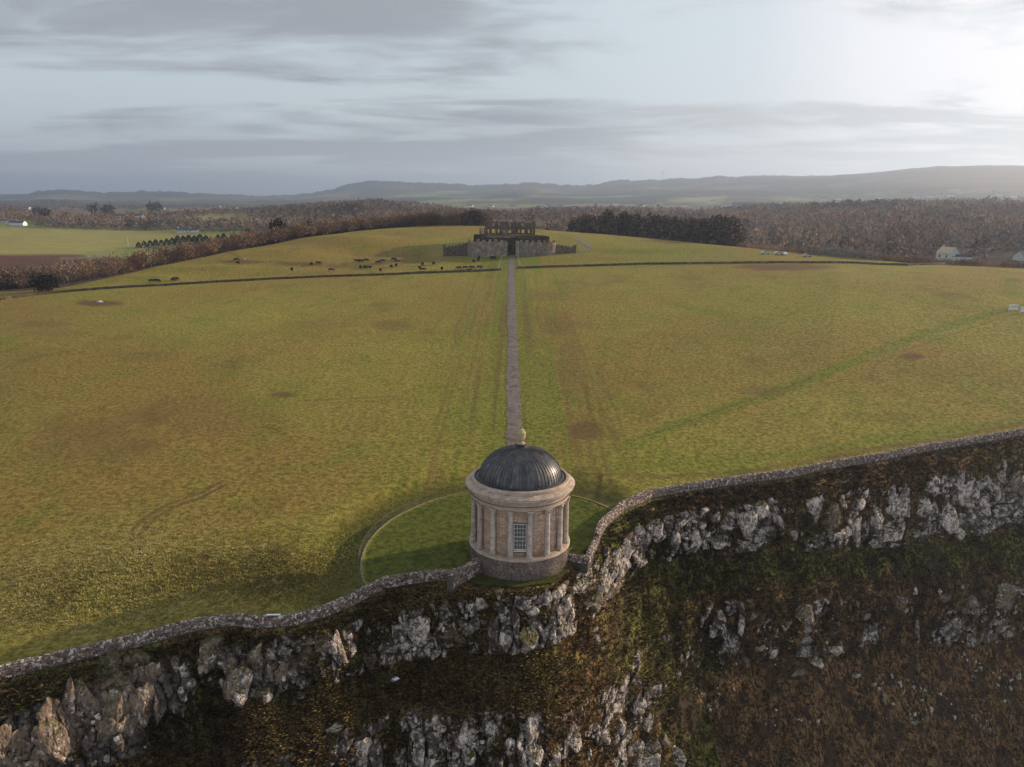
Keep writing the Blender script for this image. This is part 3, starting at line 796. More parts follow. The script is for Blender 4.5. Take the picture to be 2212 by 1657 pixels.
def rock_mesh(name, seed, n_cut=11, sub=2):
    """angular basalt slab, about 1 m: an icosphere pressed against random planes"""
    rr = random.Random(seed); bm = bmesh.new(); bmesh.ops.create_icosphere(bm, subdivisions=sub, radius=1.0)
    pl = []
    for k in range(n_cut):
        d = Vector((rr.gauss(0, 1), rr.gauss(0, 1), rr.gauss(0, .55))).normalized(); pl.append((d, rr.uniform(.45, .78)))
    for v in bm.verts:
        s = 1e9
        for d, h in pl:
            c = v.co.dot(d)
            if c > 1e-3: s = min(s, h/c)
        v.co *= min(s, 1.15)
        v.co += Vector((rr.uniform(-.03, .03), rr.uniform(-.03, .03), rr.uniform(-.03, .03)))
    for ax in range(3):
        lo_ = min(v.co[ax] for v in bm.verts); hi_ = max(v.co[ax] for v in bm.verts)
        for v in bm.verts: v.co[ax] = (v.co[ax]-lo_)/(hi_-lo_)-.5
    if sub >= 3:
        C_ = np.array([tuple(v.co) for v in bm.verts]); q1, q2, q3 = worley((C_[:, 0]+C_[:, 1])*2.6+seed, C_[:, 2]*1.9+seed*.3, seed)
        gr = (1-sstep(0, .10, q2-q1))*.075-(q3-.5)*.07+fbm(C_[:, 0]*6, C_[:, 2]*5, 3, seed, z=C_[:, 1]*6+3.3)*.05
        for v, g_ in zip(bm.verts, gr): v.co *= 1-g_/max(v.co.length, .2)
    me = bpy.data.meshes.new(name); bm.to_mesh(me); bm.free()
    return me


RM = {k: [] for k in ('rock_pale', 'rock_dark')}
for k in RM:
    for s_i in range(9):
        me = rock_mesh('rock', 100+s_i); me.materials.append(M[k]); RM[k].append(me)
BIGR = {k: [] for k in RM}
for k in RM:
    for s_i in range(5):
        me = rock_mesh('rock', 200+s_i, 15, 4); me.materials.append(M[k]); BIGR[k].append(me)
# rocks read from the photograph: x, y, width, height (2212-wide coordinates), pale?
ROCKS = [(50, 1610, 120, 150, 0), (125, 1590, 70, 130, 0), (170, 1545, 75, 150, 0), (270, 1500, 110, 180, 0), (310, 1462, 45, 60, 0), (235, 1560, 60, 80, 0), (15, 1640, 60, 120, 0), (215, 1590, 20, 60, 1), (400, 1450, 28, 55, 1), (378, 1442, 25, 60, 0),
         (455, 1400, 60, 55, 0), (515, 1465, 58, 92, 0), (560, 1420, 40, 60, 0), (600, 1435, 50, 80, 0), (655, 1412, 55, 75, 0), (700, 1385, 40, 50, 0), (735, 1400, 34, 75, 1), (760, 1395, 26, 55, 1), (800, 1418, 34, 90, 0), (825, 1425, 18, 45, 1),
         (850, 1468, 14, 9, 1), (905, 1360, 46, 62, 1), (880, 1350, 30, 40, 1), (878, 1392, 40, 30, 1), (960, 1310, 36, 28, 1), (985, 1320, 18, 24, 1), (1000, 1345, 44, 34, 1), (970, 1370, 90, 36, 0), (1040, 1300, 32, 40, 1), (1015, 1310, 16, 22, 1),
         (1073, 1285, 22, 36, 1), (1075, 1310, 30, 32, 1), (1088, 1378, 22, 44, 1), (1145, 1370, 60, 50, 0), (1150, 1315, 36, 30, 1), (1140, 1300, 18, 20, 1), (1185, 1290, 26, 46, 1), (1205, 1278, 30, 44, 1), (1225, 1300, 24, 34, 1), (1190, 1340, 24, 48, 1),
         (1172, 1372, 18, 44, 1), (1215, 1350, 44, 52, 1), (1237, 1325, 18, 40, 1), (1262, 1255, 60, 50, 1), (1300, 1240, 50, 80, 1), (1322, 1215, 50, 74, 1), (1285, 1290, 60, 60, 0), (1352, 1196, 32, 72, 1), (1386, 1215, 36, 34, 1), (1385, 1150, 32, 50, 1),
         (1418, 1140, 36, 50, 1), (1285, 1360, 30, 24, 1), (1290, 1378, 22, 40, 1), (1300, 1398, 24, 18, 1), (1335, 1275, 24, 14, 1), (1400, 1160, 16, 40, 1), (1460, 1160, 22, 44, 1), (1480, 1172, 24, 48, 1), (1505, 1165, 26, 60, 1), (1545, 1115, 30, 40, 1),
         (1520, 1130, 30, 34, 1), (1580, 1110, 34, 34, 1), (1555, 1170, 40, 34, 1), (1610, 1130, 40, 60, 1), (1600, 1175, 46, 36, 1), (1650, 1105, 34, 44, 1), (1640, 1170, 50, 38, 1), (1690, 1130, 26, 60, 1), (1720, 1150, 28, 44, 1), (1480, 1128, 44, 16, 1),
         (1530, 1100, 60, 18, 1), (1760, 1100, 44, 60, 1), (1800, 1120, 34, 70, 0), (1850, 1150, 40, 70, 1), (1895, 1110, 46, 60, 1), (1940, 1090, 54, 80, 1), (1930, 1150, 60, 40, 1), (1990, 1100, 40, 60, 1), (1980, 1150, 40, 40, 1), (2010, 1050, 44, 40, 1),
         (2050, 1120, 46, 70, 1), (2090, 1060, 50, 80, 1), (2075, 1150, 30, 44, 1), (2120, 1040, 44, 50, 1), (2180, 1050, 60, 60, 0), (1860, 1085, 30, 40, 1), (1825, 1090, 26, 34, 1), (2130, 1100, 24, 60, 1),
         (730, 1570, 60, 26, 1), (780, 1620, 40, 50, 1), (860, 1630, 38, 40, 1), (905, 1640, 20, 60, 1), (940, 1560, 22, 60, 1), (1000, 1590, 22, 70, 1), (1010, 1640, 36, 40, 1), (950, 1640, 44, 24, 1), (1060, 1600, 34, 60, 1), (1100, 1615, 26, 70, 1),
         (1150, 1575, 32, 60, 1), (1160, 1630, 44, 50, 1), (1205, 1640, 20, 40, 1), (1120, 1545, 34, 16, 1), (1240, 1600, 44, 60, 1), (1270, 1560, 40, 60, 1), (1310, 1590, 40, 50, 1), (1345, 1620, 50, 90, 1), (1395, 1640, 60, 90, 1), (1340, 1560, 44, 50, 1),
         (1400, 1570, 34, 60, 1), (1440, 1600, 30, 50, 0), (1465, 1640, 40, 60, 1), (1320, 1515, 18, 16, 1), (1390, 1520, 30, 30, 1), (560, 1495, 50, 30, 0), (650, 1500, 20, 24, 1),
         (1560, 1335, 24, 60, 1), (1600, 1350, 16, 60, 1), (1700, 1340, 40, 50, 0), (1740, 1330, 50, 44, 0), (1760, 1430, 40, 44, 1), (1800, 1400, 40, 30, 1), (1670, 1410, 26, 40, 1), (1720, 1450, 40, 30, 0), (1610, 1420, 30, 60, 0), (1980, 1360, 14, 60, 1),
         (1640, 1400, 30, 26, 1), (1870, 1330, 30, 30, 0), (2040, 1290, 44, 30, 0), (1850, 1460, 20, 20, 1), (2090, 1310, 40, 50, 0), (2170, 1290, 50, 50, 0)]
stuffV = []; stuffF = []; stuff_n = 0; placed = 0


def place_rock(dx, dy, wpx, hpx, pale, big=False):
    global placed
    i, j = cliff_at(dx, dy); p, n = cliff_frame(i, j)
    dist = (p-Vector(CAM)).length; mpp = dist/FOC*K       # metres per 2212-pixel
    w_, h_ = wpx*mpp*(1.0 if big else .92), hpx*mpp*(.98 if big else .80)
    lst = (BIGR if big else RM)['rock_pale' if pale else 'rock_dark']
    o = bpy.data.objects.new('rock', random.choice(lst)); link(o, cliff)
    yaw = math.atan2(n.y, n.x)+math.pi/2
    o.location = p-n*(min(w_, h_)*.16)
    o.scale = (w_, min(w_, h_)*.75+.2, h_)
    o.rotation_euler = (random.uniform(-.1, .1)-.30, random.uniform(-.2, .2), yaw+random.uniform(-.35, .35))
    placed += 1


for (a, b_, c_, d_, pl) in ROCKS:
    if c_*d_ < 3600: place_rock(a, b_, c_, d_, pl, c_*d_ > 1800); continue
    place_rock(a, b_+d_*.08, c_*.8, d_*.72, pl, True)
    for fx_, fy_, s1, s2_ in ((-.27, -.26, .5, .5), (.2, -.3, .55, .42), (.3, .12, .42, .55), (-.3, .2, .4, .5), (.03, .36, .5, .35)):
        place_rock(a+fx_*c_+random.uniform(-3, 3), b_+fy_*d_, c_*s1*random.uniform(.8, 1.15), d_*s2_*random.uniform(.8, 1.15), 1 if pl or random.random() < .25 else 0, True)
# smaller ones scattered through the two rocky bands
cand = np.argwhere((BC > .3) & (fbm(s2/4, ZC/4, 2, 81) > -.05)); rng.shuffle(cand)
small = []
for i, j in cand:
    X_, Y_ = CZgrid[0][i, j], CZgrid[1][i, j]
    if 0 < X_ < 2212 and Y_ < 1657: small.append((X_, Y_, i, j))
    if len(small) > 820: break
cl = []
for q_ in range(26):
    a_, b_ = random.uniform(1480, 2200), random.uniform(1290, 1600)
    for k_ in range(random.randint(4, 12)):
        X_, Y_ = random.gauss(a_, 26), random.gauss(b_, 16)
        if X_ < 2212: i, j = cliff_at(X_, Y_); cl.append((X_, Y_, i, j))
small += cl
for k, (X_, Y_, i, j) in enumerate(small):
    lower = i > sum(CSEG[:3])
    pale = 1 if X_ > 330 and random.random() < .72 else 0
    s_ = random.uniform(5, 13)*(1.3 if X_ < 700 else 1)
    if X_ > 1480 and Y_ > 1230: s_ = 3+9*random.random()**2.5
    if placed < 298: place_rock(X_, Y_, s_, s_*random.uniform(.7, 1.5), pale)
    else:
        p, n = cliff_frame(i, j); mpp = (p-Vector(CAM)).length/FOC*K; me = random.choice(RM['rock_pale'])
        v = np.array([tuple(q.co) for q in me.vertices]); f = np.array([tuple(q.vertices) for q in me.polygons])
        sw = s_*.75*mpp; sh = sw*random.uniform(.8, 2.2); a = math.atan2(n.y, n.x)+math.pi/2+random.uniform(-.5, .5)
        v = v*np.array([sw*1.2, sw*.9+.15, sh*1.2]); v = v @ np.array([[math.cos(a), math.sin(a), 0], [-math.sin(a), math.cos(a), 0], [0, 0, 1]])+np.array(p-n*sw*.2)
        stuffV.append(v); stuffF.append(f+stuff_n); stuff_n += len(v)
if stuffV:
    o = bigmesh('small_rocks', np.concatenate(stuffV), np.concatenate(stuffF), M['rock_pale'], cliff, False); tag(o, kind='stuff')


# ------------------------------------------------------------------ grass that stands up: tufts of blades
def tufts(name, pos, size, lean, nb, mat, width=.09, spread=.25):
    """pos (n,3), size (n,), lean (n,3) -> one mesh of nb triangular blades each"""
    n = len(pos); P = np.repeat(pos, nb, 0); sz = np.repeat(size, nb)*rng.uniform(.6, 1.25, n*nb); Ln = np.repeat(lean, nb, 0)
    a = rng.uniform(0, 2*np.pi, n*nb); out = np.stack([np.cos(a), np.sin(a), np.zeros(n*nb)], 1)
    sp = np.repeat(size, nb)*spread
    root = P+out*(sp*rng.random(n*nb))[:, None]
    tip = root+(np.array([0, 0, 1.0])[None]*.75+out*rng.uniform(.15, .6, n*nb)[:, None]+Ln)*sz[:, None]
    side = np.stack([-np.sin(a), np.cos(a), np.zeros(n*nb)], 1)*(width*np.repeat(size, nb))[:, None]*2
    root = root-np.array([0, 0, .04])
    V = np.stack([root-side, root+side, tip], 1).reshape(-1, 3)
    return bigmesh(name, V, np.arange(len(V)).reshape(-1, 3), mat, None, True)


# field tufts near the viewpoint
r_lim = RG[:kF] < 150
ii = np.argwhere(r_lim & (RG[:kF]-LR[0][None] > .5))
wgt = (.06+1.6*tus[:kF][r_lim & (RG[:kF]-LR[0][None] > .5)]); wgt = wgt/wgt.sum()
ch = ii[rng.choice(len(ii), 26000, p=wgt)]
Pp = np.stack([XG[ch[:, 0], ch[:, 1]], YG[ch[:, 0], ch[:, 1]], ZG[ch[:, 0], ch[:, 1]]], 1)+np.stack([rng.normal(0, .1, len(ch)), rng.normal(0, .1, len(ch)), np.zeros(len(ch))], 1)
keep = np.hypot(Pp[:, 0], Pp[:, 1]) > 20; Pp = Pp[keep]; tsz = .16+.30*tus[ch[:, 0], ch[:, 1]][keep]*rng.random(len(Pp))
o = tufts('field_grass', Pp, tsz, np.tile([[-.15, -.1, 0]], (len(Pp), 1)), 5, M['tuft'], .10, .5)
tag(o, 'straw coloured tussocky grass standing in the field above the clifftop wall', 'grass', kind='stuff')
# cliff tufts
pv = (1-presence)*sstep(.3, 1.2, r0[None]-RC); vis = (CZgrid[1] < 1750) & (CZgrid[0] > -150) & (CZgrid[0] < 2350)
ii = np.argwhere((pv > .5) & vis); ch = ii[rng.choice(len(ii), 34000)]
Pp = np.stack([XC[ch[:, 0], ch[:, 1]], YC[ch[:, 0], ch[:, 1]], ZC[ch[:, 0], ch[:, 1]]], 1)
o = tufts('cliff_grass', Pp, rng.uniform(.35, .95, len(Pp)), np.stack([-.35*np.sin(AZC[ch[:, 1]]), -.5*np.cos(AZC[ch[:, 1]]), np.full(len(ch), -.35)], 1), 5, M['tuft_cliff'], .10, .6)
tag(o, 'long brown and green grass hanging down the dark cliff below the wall', 'grass', kind='stuff')
#PART2
# ------------------------------------------------------------------ PATHS
def ribbon(name, pts, width, mat, lift=.02, step=1.5, kind='structure', jag=.25, parent=None):
    P = [Vector((p[0], p[1], 0)) for p in pts]; out = []
    for a, b_ in zip(P[:-1], P[1:]):
        n = max(1, int((b_-a).length/step))
        out += [a.lerp(b_, k/n) for k in range(n)]
    out.append(P[-1]); V = []; F = []; nx = 5
    for k, p in enumerate(out):
        t = (out[min(k+1, len(out)-1)]-out[max(k-1, 0)]).normalized(); nrm = Vector((-t.y, t.x, 0))
        jl, jr = random.uniform(-jag, jag), random.uniform(-jag, jag)
        for q in range(nx):
            f = q/(nx-1)*2-1; w_ = width/2*f+(jl if q == 0 else jr if q == nx-1 else 0)*.5
            x, y = p.x+nrm.x*w_, p.y+nrm.y*w_
            V.append((x, y, ground_z(x, y)+lift+.03*(1-f*f)))
        if k:
            b0 = (k-1)*nx
            F += [(b0+q, b0+q+1, b0+nx+q+1, b0+nx+q) for q in range(nx-1)]
    o = bigmesh(name, np.array(V), np.array(F), mat, parent); return tag(o, kind=kind) if kind else o


ribbon('gravel_path', PATH, 2.8, M['gravel'], .05, 1.2, 'structure', .7)
rd = [hit(*p, rmin=300) for p in [(1106, 553), (1150, 553), (1210, 548), (1262, 541), (1274, 535), (1268, 528), (1252, 522), (1246, 517), (1252, 512)]]
ribbon('farm_track', [(p.x, p.y) for p in rd], 2.6, M['gravel'], .08, 3)

# ------------------------------------------------------------------ DRY STONE WALLS
def wall(name, pts, height, width, label, cat, parts=0, stone=(.42, .2), group=None, mound=0.0, seedz=0, mat=None, zf=ground_z):
    """pts: world (x, y) line; a rubble core with every stone laid against it"""
    rr = random.Random(seedz+5); root = empty(name, (pts[0][0], pts[0][1], zf(*pts[0][:2]))); tag(root, label, cat, group)
    off = root.location
    P = [Vector((p[0], p[1])) for p in pts]; fine = []
    for a, b_ in zip(P[:-1], P[1:]):
        n = max(1, int(round((b_-a).length/1.0))); fine += [a.lerp(b_, k/n) for k in range(n)]
    fine.append(P[-1])
    zs = [zf(p.x, p.y) for p in fine]; zs = [sum(zs[max(0, k-2):k+3])/len(zs[max(0, k-2):k+3]) for k in range(len(zs))]
    core = MB(); prev = None; V = []; F = []
    for k, p in enumerate(fine):
        t = (fine[min(k+1, len(fine)-1)]-fine[max(k-1, 0)]).normalized(); n = Vector((-t.y, t.x)); hw = width/2-.06
        for sgn, zz_ in ((-1, -1.2), (-1, height-.1), (1, height-.1), (1, -1.2)):
            V.append((p.x+n.x*hw*sgn*(1.15 if zz_ < 0 else 1)-off.x, p.y+n.y*hw*sgn*(1.15 if zz_ < 0 else 1)-off.y, zs[k]+zz_-off.z))
        if k:
            b0 = 4*(k-1); F += [(b0+q, b0+q+1, b0+5+q, b0+4+q) for q in range(3)]
    F += [(0, 1, 2, 3), (4*len(fine)-1, 4*len(fine)-2, 4*len(fine)-3, 4*len(fine)-4)]
    core.add(V, F); core.build('rubble_core', M['mortar'], root)
    # stones
    cum = [0]
    for a, b_ in zip(fine[:-1], fine[1:]): cum.append(cum[-1]+(b_-a).length)
    total = cum[-1]; cand = []
    def at(s):
        k = min(max(0, int(np.searchsorted(cum, s))-1), len(fine)-2); f = (s-cum[k])/(cum[k+1]-cum[k]+1e-9)
        t = (fine[k+1]-fine[k]).normalized(); p = fine[k].lerp(fine[k+1], f); return p, t, zs[k]*(1-f)+zs[k+1]*f
    sl, sh = stone
    nrow = max(1, int(height/sh))
    for side in (-1, 1):
        for row in range(nrow):
            s = rr.uniform(0, sl)
            while s < total:
                ln = sl*rr.uniform(.6, 1.5); hh = height/nrow*rr.uniform(.82, 1.12)
                p, t, z = at(min(s+ln/2, total)); n = Vector((-t.y, t.x))*side
                c = Vector((p.x+n.x*(width/2-.1+rr.uniform(-.04, .06)), p.y+n.y*(width/2-.1), z+height*(row+.5)/nrow-.04))
                cand.append((c, t, (ln*.93, .30, hh*.9), rr.uniform(-.06, .06))); s += ln
    s = 0
    while s < total:            # coping
        ln = sl*rr.uniform(.7, 1.4); p, t, z = at(min(s+ln/2, total))
        for q in (-1, 0, 1) if width > .6 else (-.5, .5):
            c = Vector((p.x-t.y*q*width*.31+rr.uniform(-.03, .03), p.y+t.x*q*width*.31, z+height+rr.uniform(-.05, .07)))
            cand.append((c, t, (ln*rr.uniform(.8, 1.0), width*.33, .2), rr.uniform(-.14, .14)))
        s += ln
    camv = Vector(CAM); mt = mat or M['wallstone']
    def seen(c):
        q = project(np.array([tuple(c[0])])); inside = -10 < q[0][0] < 2222 and -10 < q[1][0] < 1667
        facing = 1.0
        nn = Vector((-c[1].y, c[1].x, 0)); 
        return (1 if inside else 0)*max(c[2])*c[2][2]/((c[0]-camv).length**2)
    cand.sort(key=seen, reverse=True)
    lib = []
    for v_i in range(6):
        bm = bmesh.new(); bmesh.ops.create_cube(bm, size=1.0); r3 = random.Random(v_i+1)
        for v in bm.verts: v.co += Vector((r3.uniform(-.09, .06)*np.sign(v.co.x), r3.uniform(-.09, .06)*np.sign(v.co.y), r3.uniform(-.12, .06)*np.sign(v.co.z)))
        bmesh.ops.bevel(bm, geom=list(bm.edges), offset=.09, segments=1, affect='EDGES')
        me = bpy.data.meshes.new('stone'); bm.to_mesh(me); bm.free(); me.materials.append(mt); lib.append(me)
    libv = [(np.array([tuple(v.co) for v in m.vertices]), [tuple(f.vertices) for f in m.polygons]) for m in lib]
    sv = []; sf = []; n0 = 0
    bmc = []
    for k, (c, t, sc, tilt) in enumerate(cand):
        rz = math.atan2(t.y, t.x)
        if k < parts:
            o = bpy.data.objects.new('stone', rr.choice(lib)); link(o, root)
            o.location = c-off; o.scale = sc; o.rotation_euler = (tilt, tilt*.5, rz+tilt)
        else:
            vv, ff = libv[k % 6] if len(cand) < 4500 else (np.array([(x, y, z) for z in (-.5, .5) for y in (-.46, .46) for x in (-.5, .5)]), [(0,2,3,1), (4,5,7,6), (0,1,5,4), (2,6,7,3), (0,4,6,2), (1,3,7,5)])
            m = Matrix.Translation(c-off) @ Matrix.Rotation(rz+tilt, 4, 'Z') @ Matrix.Rotation(tilt, 4, 'X') @ Matrix.Diagonal((*sc, 1))
            m = np.array(m); v2 = vv @ m[:3, :3].T+m[:3, 3]
            sv.append(v2); sf += [tuple(i+n0 for i in q) for q in ff]; n0 += len(vv)
    if sv:
        me = bpy.data.meshes.new('small_stones'); me.from_pydata(np.concatenate(sv).tolist(), [], sf); me.materials.append(mt)
        tag(link(bpy.data.objects.new('small_stones', me), root), kind='stuff')
    return root


def rim_pts(xs):
    """points of the clifftop line at photograph columns"""
    out = []
    for x in xs:
        y = np.interp(x, [p[0] for p in RIM], [p[1] for p in RIM]); az, tn = ray([x], [y]); a = float(az[0])
        r = float(np.interp(a, AZ, LR[0]))+.30; out.append((CAM[0]+r*math.sin(a), CAM[1]+r*math.cos(a)))
    return out


LW = rim_pts([-240, -120, 0, 65, 130, 215, 300, 360, 420, 460, 500, 530, 560, 600, 640, 670, 700, 730, 760, 795, 830, 875, 920, 960, 998])
wall('clifftop_wall', LW, 1.1, .62, 'long lichen-spotted rubble wall curving along the clifftop left of the temple', 'stone wall', 280, (.46, .21), seedz=1)
LW2 = [LW[-1], (-7.6, -6.6), (-5.6, -3.4)]
wall('buttress_wall', [(-8.2, -7.9), (-5.0, -3.8)], 1.6, .85, 'short thick stone buttress wall joining the left side of the temple base', 'stone wall', 60, (.5, .25), seedz=2)
RWx = [1288, 1291, 1295, 1305, 1320, 1345, 1370, 1405, 1450, 1500, 1560, 1630, 1700, 1800, 1900, 2000, 2100, 2212, 2320, 2440]
RW = rim_pts(RWx)
wall('clifftop_wall', RW, 1.1, .62, 'long pale-topped rubble wall sweeping away along the clifftop right of the temple', 'stone wall', 290, (.5, .22), seedz=3)
wall('low_wall', [(6.1, -.9), (8.4, -1.6), (RW[0][0], RW[0][1])], .75, .6, 'low broken reddish wall closing the gap between temple and right-hand wall', 'stone wall', 50, (.45, .22), seedz=4)
def px_line(pts, rmin=0): return [tuple(hit(*p, rmin=rmin))[:2] for p in pts]
wall('field_wall', px_line([(-120, 652), (0, 648), (60, 640), (130, 632), (215, 625), (300, 620), (450, 611), (600, 603), (750, 597), (900, 591), (1080, 584)]), 0.8, .6, 'long dark dry stone wall crossing the pasture left of the path, below the cattle', 'stone wall', 0, (1.1, .4), seedz=5, mat=M['ruin'])
wall('field_wall', px_line([(1116, 580), (1200, 577), (1300, 574), (1400, 571), (1600, 569), (1850, 569), (1900, 572), (1960, 574), (2030, 572), (2110, 570)]), 0.8, .6, 'long dark dry stone wall crossing the pasture right of the path', 'stone wall', 0, (1.1, .4), seedz=6, mat=M['ruin'])

# ------------------------------------------------------------------ THE TEMPLE
T = empty('domed_temple', (0, 0, 0)); tag(T, 'round sandstone temple with ribbed dark dome standing on the cliff edge', 'temple')
PI = math.pi
b = MB(); b.lathe([(6.12, -1.8), (6.12, 2.38)], 96); b.lathe([(6.12, 2.38), (0.1, 2.38)], 96)
podium = b.build('podium', M['podium_joint'], T)
# masonry of the podium: rows of blocks; the arch in the middle is left free for its voussoirs
ARC = -PI/2; AR0, AR1 = .95, 1.42
blocks = []; nrows = 13; z = -.55; r5 = random.Random(3)
while z < 2.30:
    hh = r5.uniform(.20, .27); z1 = min(z+hh, 2.38)
    a = -PI-.3+r5.uniform(0, .05)
    while a < .3:
        da = r5.uniform(.34, .85)/6.2; am = a+da/2; dx = abs((am-ARC)*6.2)
        if not (AR0-.02 < math.hypot(dx, (z+z1)/2-.80) < AR1-.02 and (z+z1)/2 > .78): blocks.append((a+.008, a+da-.008, z+.04, z1-.036))
        a += da
    z = z1
blocks.sort(key=lambda q: abs((q[0]+q[1])/2-ARC)+(10 if q[2] < -.35 else 0))
rest = MB()
for k, (a0, a1, z0_, z1_) in enumerate(blocks):
    v, f = arc_block(6.05, 6.19+r5.uniform(-.02, .045), a0, a1, z0_, z1_, 2, .012)
    if k < 280: MB().add(v, f).build('stone', M['podium'], podium)
    else: rest.add(v, f)
tag(rest.build('side_stones', M['podium'], podium), kind='stuff')
for k in range(15):      # voussoirs of the relieving arch
    t0, t1 = PI*k/15+.012, PI*(k+1)/15-.012; v = []
    for rr_a in (AR0, AR1):
        for t_ in (t0, t1):
            dx, dz = rr_a*math.cos(t_), rr_a*math.sin(t_)
            for rad in (6.08, 6.25): an = ARC+dx/6.2; v.append((rad*math.cos(an), rad*math.sin(an), .80+dz))
    MB().add(v, [(0, 1, 3, 2), (4, 6, 7, 5), (1, 5, 7, 3), (0, 4, 5, 1), (2, 3, 7, 6), (0, 2, 6, 4)]).build('arch_stone', M['podium'], podium)
b = MB(); b.lathe([(6.1, 2.384), (6.30, 2.384), (6.33, 2.44), (6.33, 2.62), (6.26, 2.70), (6.12, 2.76), (5.3, 2.80)], 96, sm=True); b.build('string_course', M['trim'], T)
# drum wall
RWALL = 5.42; HW = .80/RWALL                    # half-angle of a window
b = MB(); b.lathe([(RWALL-.09, 2.7), (RWALL-.09, 8.75)], 96)
# the core leaves out the window bays
core = MB()
for q in range(4):
    a0 = -PI/2+q*PI/2+HW; a1 = a0+PI/2-2*HW
    core.lathe([(RWALL-.55, 8.8), (RWALL-.55, 2.7), (RWALL-.07, 2.7), (RWALL-.07, 8.8)], 24, a0, a1, sm=False)
    am = -PI/2+q*PI/2
    for (z0_, z1_) in ((2.7, 3.42), (6.86, 8.8)): core.lathe([(RWALL-.55, z0_), (RWALL-.07, z0_), (RWALL-.07, z1_), (RWALL-.55, z1_)], 4, am-HW, am+HW, sm=False)
    for sg in (-1, 1):
        a = am+sg*HW; c, s_ = math.cos(a), math.sin(a)
        core.add([((RWALL-.55)*c, (RWALL-.55)*s_, 3.42), ((RWALL-.07)*c, (RWALL-.07)*s_, 3.42), ((RWALL-.07)*c, (RWALL-.07)*s_, 6.86), ((RWALL-.55)*c, (RWALL-.55)*s_, 6.86)], [(0, 1, 2, 3)])
    core.lathe([(RWALL-.55, 3.42), (RWALL-.07, 3.42)], 4, am-HW, am+HW, sm=False); core.lathe([(RWALL-.07, 6.86), (RWALL-.55, 6.86)], 4, am-HW, am+HW, sm=False)
wallo = core.build('wall', M['mortar'], T)
blk = []; ncr = 14; z = 2.8
for row in range(ncr):
    hh = (8.72-2.8)/ncr; zr = 2.8+row*hh
    for bay in range(16):
        c0 = -PI/2+(bay-.5)*PI/8; c1 = c0+PI/8
        cuts = [c0, c0+(.5 if row % 2 else .30)*PI/8, c1] if row % 2 else [c0, c0+.3*PI/8, c0+.72*PI/8, c1]
        if bay % 4 == 0 and zr+hh > 3.4 and zr < 6.86:
            am = c0+PI/16
            for a0, a1 in ((c0, am-HW), (am+HW, c1)): blk.append((a0, a1, zr, zr+hh))
        else:
            for a0, a1 in zip(cuts[:-1], cuts[1:]): blk.append((a0, a1, zr, zr+hh))
blk.sort(key=lambda q: abs(((q[0]+q[1])/2+PI/2+PI) % (2*PI)-PI))
rest = MB()
for k, (a0, a1, z0_, z1_) in enumerate(blk):
    v, f = arc_block(RWALL-.12, RWALL+r5.uniform(-.008, .012), a0+.0025, a1-.0025, z0_+.012, z1_-.012, 3)
    if k < 290: MB().add(v, f).build('ashlar_block', M['ashlar'], wallo)
    else: rest.add(v, f)
tag(rest.build('rear_ashlar', M['ashlar'], wallo), kind='stuff')
# columns
def column_meshes():
    sh = MB(); prof = [(.335, 0)]+[(.335-.055*(k/10)**1.7, .30+4.95*k/10) for k in range(11)]
    sh.lathe([(r, z+0) for r, z in prof[1:]], 20)
    ba = MB(); ba.box(-.43, .43, -.43, .43, 0, .10); ba.lathe([(.42, .10), (.44, .15), (.42, .20), (.37, .22), (.36, .26), (.38, .29), (.34, .31)], 20)
    ca = MB(); ca.lathe([(.28, 5.20), (.31, 5.22), (.31, 5.26), (.285, 5.28), (.30, 5.45), (.37, 5.58), (.36, 5.60), (.34, 5.66), (.40, 5.78)], 20)
    for k in range(8):     # acanthus leaves and volutes
        a = 2*PI*k/8; c, s_ = math.cos(a), math.sin(a)
        ca.tube((.29*c, .29*s_, 5.30), (.40*c, .40*s_, 5.52), .07, .045, 5)
        if k % 2: ca.tube((.36*c, .36*s_, 5.60), (.50*c, .50*s_, 5.74), .05, .06, 5)
    ca.box(-.42, .42, -.42, .42, 5.78, 5.88)
    return sh, ba, ca
sh, ba, ca = column_meshes(); RCOL = 5.80
c0 = None
for k in range(16):
    a = -PI/2+(k+.5)*PI/8
    if c0 is None:
        o = sh.build('column', M['column'], T); o1 = ba.build('column_base', M['column'], o); o2 = ca.build('capital', M['column'], o); c0 = (o, o1, o2)
    else:
        o = c0[0].copy(); link(o, T)
        for q in c0[1:]: d = q.copy(); link(d, o)
    o.location = (RCOL*math.cos(a), RCOL*math.sin(a), 2.80); o.rotation_euler = (0, 0, a)
b = MB(); b.lathe([(5.4, 8.66), (6.02, 8.66), (6.02, 8.86), (6.06, 8.88), (6.06, 9.08), (6.14, 9.12), (6.14, 9.17)], 128); b.build('architrave', M['trim'], T)
b = MB(); b.lathe([(6.0, 9.17), (6.03, 9.19), (6.03, 9.66), (6.10, 9.70)], 128); b.build('frieze', M['trim'], T)
b = MB(); b.lathe([(6.05, 9.70), (6.30, 9.74), (6.33, 9.90), (6.62, 9.96), (6.66, 10.00), (6.66, 10.12), (6.74, 10.20), (6.74, 10.27), (6.66, 10.30), (5.98, 10.62), (5.90, 10.62)], 128); b.build('cornice', M['trim'], T)
dm = None
for k in range(112):
    a = 2*PI*k/112; 
    if dm is None: bb = MB(); bb.box(6.2, 6.46, -.085, .085, 9.76, 9.92); dm = bb.build('dentil', M['trim'], T); o = dm
    else: o = dm.copy(); link(o, T)
    o.rotation_euler = (0, 0, a)
b = MB(); b.lathe([(5.98, 10.60), (6.02, 10.64), (6.02, 10.98), (5.98, 11.02), (5.66, 11.02), (5.64, 10.98), (5.64, 10.78)], 128); b.build('parapet', M['trim'], T)
b = MB(); b.lathe([(5.66, 10.80), (5.2, 10.78)], 96); b.build('gutter', M['lead'], T)
